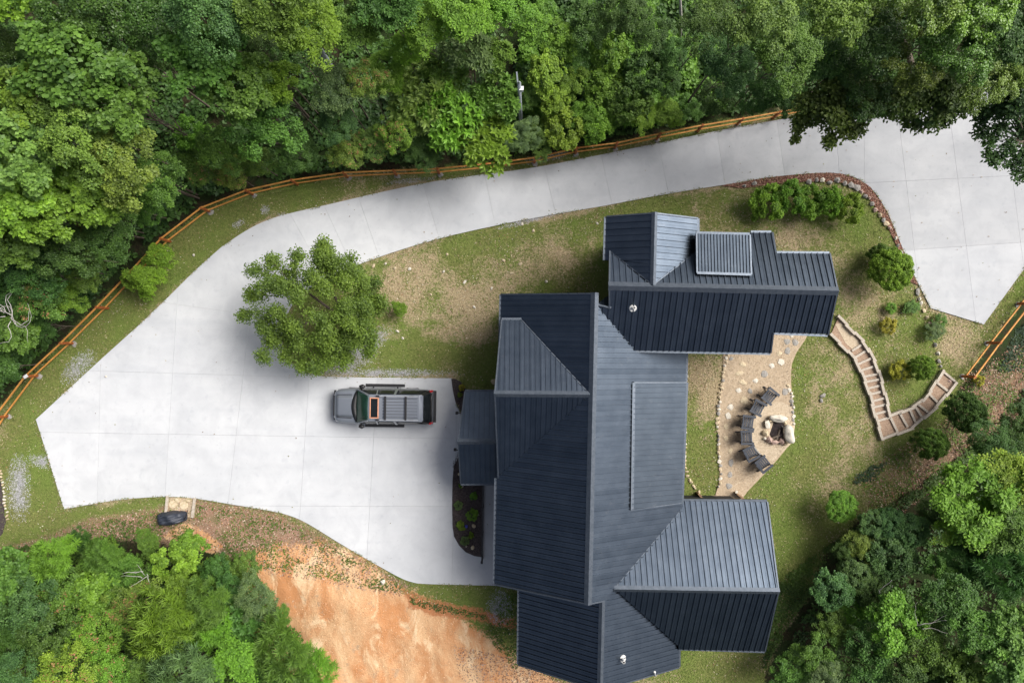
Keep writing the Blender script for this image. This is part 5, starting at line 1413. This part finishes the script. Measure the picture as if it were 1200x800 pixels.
W_ = [
 (987,594,19,2.2,'ball','bright','round green shrub standing alone on the lawn left of the dark bushes'),(1020,612,15,3,'tight','blue','small bluish bush at the top of the lower right wood'),(1042,612,16,3.2,'tight','teal','bluish bush right of the smallest one at the top of the lower right wood'),
 (1065,620,20,3.4,'tight','teal','dark bluish bush at the right of the top row of the lower right wood'),(1045,650,26,4.5,'tight','teal','largest dark bluish bush of the upper group'),(1008,640,18,2.8,'fine','olive','yellow-speckled shrub left of the largest bluish bush'),
 (990,645,14,2.5,'fine','deep','small shrub at the lawn edge left of the yellow-speckled shrub'),(975,690,22,3.2,'tight','teal','dark rounded bush closest to the south-east house wing'),(1000,672,16,3,'tight','blue','bluish rounded bush above the one nearest the house wing'),
 (1015,690,18,3,'tight','deep','deep green bush in the middle of the lower wood edge'),(1000,715,16,2.6,'shrub','bright','bright low shrub between the dark bushes'),(975,735,20,3,'med','mid','mid-green shrub below the dark bush nearest the house'),
 (955,765,24,3.5,'med','mid','leafy shrub at the lower rim of the wood beside the lawn'),(925,788,22,3,'med','mid','leafy shrub at the bottom edge right of the house'),(965,795,22,4,'fine','grey','grey-green shrub at the bottom edge'),
 (1050,730,30,7,'broad','bright','bright broad-leaved crown in the middle of the lower right wood'),(1020,765,30,6,'med','deep','deep green crown near the bottom edge of the lower right wood'),(1085,760,32,7,'med','mid','mid-green crown at the bottom right of centre'),
 (1065,790,28,7,'med','deep','crown cut by the bottom edge in the lower right wood'),(1110,700,32,8,'med','deep','dark crown below the pine-like tree of the lower right wood'),(1100,672,22,6,'med','mid','crown left of the pine-like tree of the lower right wood'),
 (1145,585,46,8,'frond','bright','big bright sumac-like tree at the right of the lower wood'),(1185,560,34,8,'frond','lime','light sumac-like crown at the right edge'),(1180,620,34,8,'frond','mid','sumac-like crown at the right edge below the light one'),
 (1120,615,24,6,'frond','lime','yellow-green sumac crown at the left side of the sumac group'),(1175,665,34,8,'pine','teal','soft bluish pine at the right edge of the lower right wood'),(1125,650,24,6,'pine','teal','bluish pine crown left of the right edge pine'),
 (1150,735,34,9,'med','mid','rounded crown near the right edge in the bottom wood'),(1188,735,32,10,'broad','pale','pale sunlit broad-leaved crown at the right edge near the bottom'),(1180,788,34,10,'broad','pale','pale broad-leaved crown in the bottom right corner'),
 (1125,790,32,8,'broad','mid','broad-leaved crown at the bottom edge near the right corner'),(1165,520,26,4,'fine','dark','dark shrub above the sumac-like trees'),(1190,500,24,4,'med','dark','dark shrub at the right edge above the sumac'),
 (1095,600,16,3,'fine','dark','dark low shrub left of the big sumac-like tree'),(1082,800,20,6,'fine','teal','bluish crown at the bottom edge'),
]
for x in W_: tree(x[0], x[1], x[2], x[3]*(.72 if x[3] > 4 else 1), *x[4:7], name=('sumac_tree' if x[4] == 'frond' else 'pine_tree' if x[4] == 'pine' else 'bush' if x[2] < 27 else 'broadleaf_tree'), cat='bush' if x[2] < 27 and x[4] not in ('frond', 'pine') else 'tree', group=BRG, sq=random.uniform(.85, 1.12))
G_ = [  # garden shrubs and single plants
 (903,236,20,1.7,'shrub','lime','leftmost bright green hedge shrub inside the upper drive curve'),(928,230,19,1.8,'shrub','bright','second hedge shrub from the left inside the upper drive curve'),(952,234,18,1.7,'shrub','bright','middle hedge shrub inside the upper drive curve'),
 (975,234,17,1.8,'shrub','lime','yellowish hedge shrub second from the right inside the drive curve'),(997,243,17,1.7,'shrub','lime','rightmost hedge shrub inside the upper drive curve'),
 (1050,315,25,2.6,'ball','lime','large round yellow-green bush touching the parking slab edge'),(1035,300,13,1.2,'tight','mid','small green shrub peeking out behind the large round bush'),
 (1057,434,11,.9,'shrub','yellow','yellow-leaved shrub left of the round green bush by the steps'),(1084,431,15,1.7,'ball','bright','round green bush beside the upper end of the steps'),(1042,382,9,.7,'shrub','yellow','small yellow shrub on the upper lawn'),
 (1045,361,6,.5,'tight','bright','tiny green plant above the small yellow shrub'),(1070,360,8,.4,'shrub','mid','low light plant near the border rocks'),(1096,388,11,.7,'fine','grey','grey-green perennial at the corner of the parking slab'),
 (1102,376,9,.5,'fine','mid','low green weeds above the grey-green perennial'),(1138,484,22,2.8,'ball','deep','big dark round evergreen right of the steps'),(1096,521,19,2.6,'ball','mid','dark round evergreen below the steps'),
 (1149,446,6,.5,'shrub','yellow','tiny yellow-green plant beside the right fence'),(468,362,9,1.2,'frond','bright','upright leafy sapling right of the large tree on the drive'),
 (165,325,17,2.6,'frond','lime','light sumac sapling growing through the left fence'),(185,300,15,2.4,'frond','lime','upper light sumac sapling leaning over the left fence'),(152,330,10,2.0,'frond','bright','smallest sumac sapling at the left side of the fence clump'),
 (170,342,9,1.4,'rosette','lime','low tip of the sumac clump on the grass strip'),
]
for x in G_: tree(*x[:7], name='garden_shrub' if 'sumac' not in x[6] else 'sumac_sapling', cat='shrub' if 'sumac' not in x[6] else 'sapling', group='single shrubs and plants around the yard', sq=random.uniform(.9, 1.08), hh=x[3]*.72)
for (x, y, r_, ti, k_, lb) in [(555,581,4.6,'bright','shrub','small bright plant at the top of the dark planting bed'),(537,592.5,5,'grey','tight','grey-green plant at the left rim of the planting bed'),(553,604,6.5,'bright','shrub','largest bright green plant in the planting bed'),
        (539.5,616,5,'lime','shrub','yellow-green plant at the left of the planting bed'),(544.5,634,5.2,'grey','tight','bluish-green plant near the lower curve of the planting bed'),(552,628,3.2,'lime','shrub','tiny yellow-green plant near the bed railing'),
        (539.5,569,2.4,'bright','shrub','tiny plant by the downspout corner in the bed'),(541,454,3.4,'yellow','shrub','yellow-flecked plant in the bed above the entry gable'),(538.5,463,3,'olive','shrub','olive plant beside the left edge of the entry gable')]:
    tree(x, y, r_, .42, k_, ti, lb, name='bed_plant', cat='plant', group='small plants in the planting bed', hh=.36, trunk=False)
for (x, y, w, h, mt, lb) in [(555,616,5.5,5,'stone_tan','tan rock in the middle of the planting bed'),(554,641,6,5,'stone_tan','cream rock at the lower end of the planting bed'),(546.5,640,2.6,2.4,'stone_pale','pebble near the lower curve of the planting bed'),(542,570,3,4,'stone_pale','white splash stone at the bed corner under the entry gable'),(538,555,3,5,'stone_tan','pale stone at the left edge of the entry gable'),(560.5,603,2,3.5,'stone_pale','small white stake light against the bed railing')]:
    tag(stone(None, x, y, w, h, mt, name='rock', zc=.14, hz=.2), lb, 'rock')
b = MB(); p = A(546.5, 616.5, .2); b.tube([p, p+Vector((0, 0, .08))], [.10, .04], 7)
M['blue'] = simple('blue_petals', (.05, .06, .35), (.09, .10, .5), 30, .6)
tag(b.build('blue_flower', M['blue'], None), 'tiny blue flower between the plants of the bed', 'flower')

# the tree standing on the drive: its own crown, branches showing through
def big_tree():
    r = np.random.default_rng(77)
    base = A(436, 402, 0); zt = 5.2
    t = thing('yard_tree', (base.x, base.y, 0), 'ragged olive-green tree leaning out over the inner curve of the drive', 'tree')
    limbs = []   # (px,py,z) branch tips
    tips = [(300,318,4.6),(318,305,4.9),(345,300,5.0),(378,296,5.2),(392,306,5.1),(410,318,4.9),(425,330,4.4),(292,345,4.3),(288,368,4.0),(305,385,4.3),(320,398,4.0),(310,415,3.6),(335,420,3.6),(355,432,3.2),(372,430,3.3),(388,422,3.2),(400,405,3.4),(412,392,3.6),(430,372,3.8),(445,352,3.4),(440,338,3.2),(425,355,4.2),(400,360,5.2),(372,372,5.4),(350,350,5.6),(330,340,5.4),(360,325,5.5),(385,340,5.6),(345,385,5.0),(375,400,4.6),(325,365,5.2),(405,335,5.2),(420,385,3.4),(310,335,5.0),(446,365,2.6),(355,408,4.2),(378,300,4.4),(376,287,4.2),(418,312,3.6),(425,395,3.6),(436,398,3.2),(415,385,4.2),(406,374,4.8),(396,365,5.0),(380,388,5.0),(405,425,2.8),(430,408,3.0),(412,402,3.8)]
    b = MB()
    C0 = Vector((base.x, base.y, 0))
    trunk_top = A(405, 375, 2.4)
    b.tube([C0+Vector((0, 0, -.1)), C0.lerp(trunk_top, .5)+Vector((.05, .05, 0)), trunk_top], [.17, .13, .11], 9)
    hubs = [A(350, 335, 3.4), A(385, 330, 3.4), A(340, 380, 3.0), A(395, 395, 2.8), A(420, 360, 2.8)]
    for h in hubs: b.tube([trunk_top, trunk_top.lerp(h, .5)+Vector((0, 0, .1)), h], [.09, .07, .05], 7)
    cs = []
    for (x, y, z) in tips:
        p = A(x, y, z-.25); h = min(hubs, key=lambda q: (q-p).length)
        mid = h.lerp(p, .5)+Vector((random.uniform(-.15, .15), random.uniform(-.15, .15), .1))
        b.tube([h, mid, p], [.035, .022, .01], 5)
        # leaf clumps along the outer half of the limb
        for f in (.45, .7, 1.0, 1.0):
            q = (h.lerp(mid, f*2) if f < .5 else mid.lerp(p, (f-.5)*2))+Vector(tuple(r.normal(0, .14, 3)))
            cs.append((q, .40 if f < 1 else .32))
    b.build('trunk', M['bark'], t, smooth=True)
    Vs = []; va = []
    for q, rc in cs:
        n = 330; d = norm(r.normal(0, 1, (n, 3))+np.array([[0, 0, .4]]))
        rad = rc*r.uniform(.1, 1.5, n)
        C = np.array(q)[None]+d*rad[:, None]*np.array([[1, 1, .7]])
        Nn = norm(d*.35+np.array([[0, 0, .8]])+r.normal(0, .5, (n, 3)))
        a = norm(d+r.normal(0, .7, (n, 3))); Ax = norm(a-Nn*np.sum(a*Nn, 1)[:, None])
        Vs.append(leaf_arrays(C, Nn, Ax, r.uniform(.07, .13, n), .36, .08)-np.array(C0)[None])
        va.append(np.clip(r.uniform(.2, .7)+r.normal(0, .18, n), 0, 1))
    me = foliage_mesh('crown', np.concatenate(Vs), np.concatenate(va), 'leaf')
    inst('crown', me, C0, parent=t, color=(.125, .185, .032))
big_tree()
# branches reaching over the drive at the upper right
def overhang(pts, tips, tint, label, seed):
    r = np.random.default_rng(seed)
    base = A(*pts[0]); zg = float(gz(base.x, base.y))
    t = thing('broadleaf_tree', (base.x, base.y, zg), label, 'tree', 'trees overhanging the upper right drive')
    b = MB(); P = [A(*p) for p in pts]
    b.tube([Vector((base.x, base.y, zg-.2))]+P, [.22]+[.18-.12*i/len(P) for i in range(len(P))], 8)
    Vs = []; va = []
    for (x, y, z, rc) in tips:
        p = A(x, y, z); h = min(P, key=lambda q: (q-p).length); b.tube([h, h.lerp(p, .5)+Vector((0, 0, .1)), p], [.05, .03, .01], 5)
        n = int(260*rc/.5); d = norm(r.normal(0, 1, (n, 3))+np.array([[0, 0, .3]])); rad = rc*r.uniform(.2, 1.3, n)
        C = np.array(p)[None]+d*rad[:, None]*np.array([[1, 1, .6]])
        Nn = norm(d*.3+np.array([[0, 0, .8]])+r.normal(0, .5, (n, 3))); a = norm(d+r.normal(0, .7, (n, 3))); Ax = norm(a-Nn*np.sum(a*Nn, 1)[:, None])
        Vs.append(leaf_arrays(C, Nn, Ax, r.uniform(.13, .22, n), .33, .08)-np.array([[base.x, base.y, zg]])); va.append(np.clip(r.uniform(.2, .7)+r.normal(0, .16, n), 0, 1))
    b.build('trunk', M['bark'], t, smooth=True)
    inst('crown', foliage_mesh('crown', np.concatenate(Vs), np.concatenate(va), 'leaf'), (base.x, base.y, zg), parent=t, color=tint)
def tipset(seed, cx, cy, rx, ry, n, z, rc):
    r = random.Random(seed); out = []
    for _ in range(n):
        a = r.uniform(0, 6.28); q = math.sqrt(r.random()); out.append((cx+rx*q*math.cos(a), cy+ry*q*math.sin(a), z+r.uniform(-.8, .8), rc*r.uniform(.7, 1.2)))
    return out
overhang([(985,85,0),(975,100,5),(970,125,7.5)], [(938,142,8,.35),(934,152,7.8,.28),(932,163,7.6,.18),(950,138,8,.35),(975,160,7.5,.4),(972,168,7.3,.25),(988,152,7.8,.4),(1000,155,7.8,.35),(1008,148,7.9,.3),(985,140,8,.5),(965,140,8.2,.4)]+tipset(1, 980, 118, 40, 22, 26, 8.5, .5), (.105,.165,.036), 'tree whose leafy branch tips dangle over the drive above the hedge shrubs', 1)
overhang([(1060,50,0),(1070,80,6),(1080,105,8)], [(1065,140,8,.4),(1075,146,7.8,.35),(1095,144,8,.45),(1108,138,8,.4),(1060,128,8.3,.5),(1118,128,8.3,.45),(1040,130,8.4,.4),(1128,120,8.6,.4)]+tipset(2, 1085, 108, 55, 26, 34, 9, .5), (.085,.140,.034), 'dense dark-leaved tree fringing the top of the slab with twiggy edges', 2)
overhang([(1235,130,0),(1215,150,5),(1200,165,7)], [(1148,140,7.5,.3),(1150,155,7.4,.35),(1160,165,7.4,.3),(1160,182,7.2,.3),(1172,150,7.6,.4),(1170,188,7.2,.35),(1182,172,7.5,.35),(1190,190,7.2,.4),(1196,205,7,.35),(1188,130,8,.45),(1168,128,8,.4),(1155,132,7.8,.35),(1200,150,7.8,.5),(1205,180,7.5,.5)]+tipset(3, 1200, 110, 40, 25, 26, 8.5, .5), (.055,.100,.034), 'open dark tree at the right edge with the slab showing between its leaves', 3)

# bare trunks and dead wood
def bare(name, pts, rads, label, cat='dead tree', mat='bark'):
    b = MB(); b.tube([A(*p) for p in pts], rads, 8); o = b.build(name, M[mat], None, smooth=True); tag(o, label, cat); return o
bare('dead_tree', [(398,98,0),(384,73,4.5),(370,50,8.5),(362,36,10.5)], [.20, .17, .13, .08], 'slanting bare grey trunk showing between the feathery crowns', mat='galv')
bare('dead_tree', [(797,46,0),(798,22,3.5),(797,-6,7.5)], [.09, .08, .05], 'slim bare trunk at the top edge right of centre', mat='deadwood')
def twigs(name, px, py, z, n, L, seed, label, rad=.02, curl=.5, zs=1.0):
    r = random.Random(seed); b = MB(); o = A(px, py, z)
    for _ in range(n):
        a = r.uniform(0, 6.28); p = o+Vector((r.uniform(-.3, .3), r.uniform(-.3, .3), 0)); pts = [p]
        for k in range(7):
            a += r.uniform(-curl, curl); p = p+Vector((math.cos(a)*L/7, math.sin(a)*L/7, r.uniform(-.03, .09)*zs)); pts.append(p)
        b.tube(pts, [rad*(1-.1*k) for k in range(8)], 5)
    tag(b.build(name, M['deadwood'], None, smooth=True), label, 'dead branches')
twigs('bare_vines', 10, 372, 6.2, 12, 2.0, 5, 'tangle of bare grey vines at the left edge above the fence', .020, 1.1)
twigs('dead_twigs', 168, 672, 4.2, 6, .8, 6, 'bare white twigs sticking out of the lower left thicket', .018, .3, 2)
twigs('dead_twigs', 1080, 735, 5.6, 4, 1.2, 7, 'bare grey branch fork in the lower right wood', .013, .3, 2)
twigs('dead_twigs', 1032, 700, 3.6, 2, 1.0, 8, 'pale dead stick between the bushes at the lower right', .03, .3, 2)
twigs('dead_twigs', 118, 252, 7.6, 4, .7, 10, 'dry twigs beside the tan-flushed crown in the left woods', .012, .5, 2)

# low undergrowth filling the woods (a mass nobody could count)
def under(name, polys, n, size, tints, label, seed, zlo=.1, zhi=1.2, mask=None, clump=.9):
    r = np.random.default_rng(seed); X_ = []; Y_ = []
    tot = 0
    allp = np.concatenate([np.array(p) for p in polys]); lo = np.maximum(allp.min(0), (-85, -85)); hi = np.minimum(allp.max(0), (1285, 885))
    while tot < n:
        x = r.uniform(lo[0], hi[0], n); y = r.uniform(lo[1], hi[1], n); k = np.zeros(n, bool)
        for p in polys: k |= sdist(x, y, p) > 5
        k &= sdist(x, y, DRIVE) < -8
        wx = (x-600)/20; wy = (400-y)/20
        k &= fbm(wx, wy, clump, seed % 50) > r.uniform(.30, .52, n)
        if mask is not None: k &= mask(x, y)
        X_.append(wx[k]); Y_.append(wy[k]); tot += k.sum()
    x = np.concatenate(X_)[:n]; y = np.concatenate(Y_)[:n]
    hgt = np.clip((fbm(x, y, clump*1.3, (seed+3) % 50)-.35)*2.2, 0, 1)
    C = np.stack([x, y, gz(x, y)+zlo+hgt*(zhi-zlo)*r.uniform(.75, 1, n)], 1)
    Nn = norm(np.array([[0, 0, 1.]])+r.normal(0, .35, (n, 3))); a = norm(r.normal(0, 1, (n, 3))*np.array([[1, 1, .2]])); Ax = norm(a-Nn*np.sum(a*Nn, 1)[:, None])
    V = leaf_arrays(C, Nn, Ax, r.uniform(size[0], size[1], n), .36, .06)
    var = np.clip(fbm(x, y, 1.6, (seed+9) % 50)*1.1-.1+r.normal(0, .15, n), 0, 1)
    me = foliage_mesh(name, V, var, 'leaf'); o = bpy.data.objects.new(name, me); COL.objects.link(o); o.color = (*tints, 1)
    tag(o, label, 'undergrowth', kind='stuff')
SCRUB = [(598,-60),(830,-60),(845,60),(850,136),(700,163),(600,186),(590,120),(605,60)]
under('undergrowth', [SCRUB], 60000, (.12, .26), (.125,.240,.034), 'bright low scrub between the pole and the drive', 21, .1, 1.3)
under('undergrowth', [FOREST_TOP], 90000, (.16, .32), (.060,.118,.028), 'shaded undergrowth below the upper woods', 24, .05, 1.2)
under('undergrowth', [FOREST_BL], 42000, (.10, .24), (.110,.200,.034), 'leafy undergrowth filling the lower left thicket', 27, .1, 1.5)
under('undergrowth', [FOREST_BR], 30000, (.10, .24), (.066,.120,.030), 'undergrowth below the lower right wood', 31, .05, 1.0)
under('ivy', [IVY, IVY2], 5000, (.07, .14), (.035,.070,.040), 'dark bluish ground cover on the slope beside the right fence', 34, .02, .15, clump=1.6)
under('weeds', [LITTER, LITTER2, LITTER2, CLAY3, [(590,690),(612,690),(612,800),(560,740)]], 12000, (.06, .14), (.10,.17,.035), 'small green weeds growing through the leaf litter', 37, .02, .12, clump=1.0)
under('weeds', [[(0,640),(120,618),(190,630),(120,650),(0,665)], [(890,690),(960,640),(1080,560),(1170,500),(1200,470),(1150,540),(1000,640),(930,730),(890,800)]], 7000, (.08, .18), (.075,.125,.028), 'ragged weeds where the lawns run into the woods', 41, .02, .3, clump=1.0)
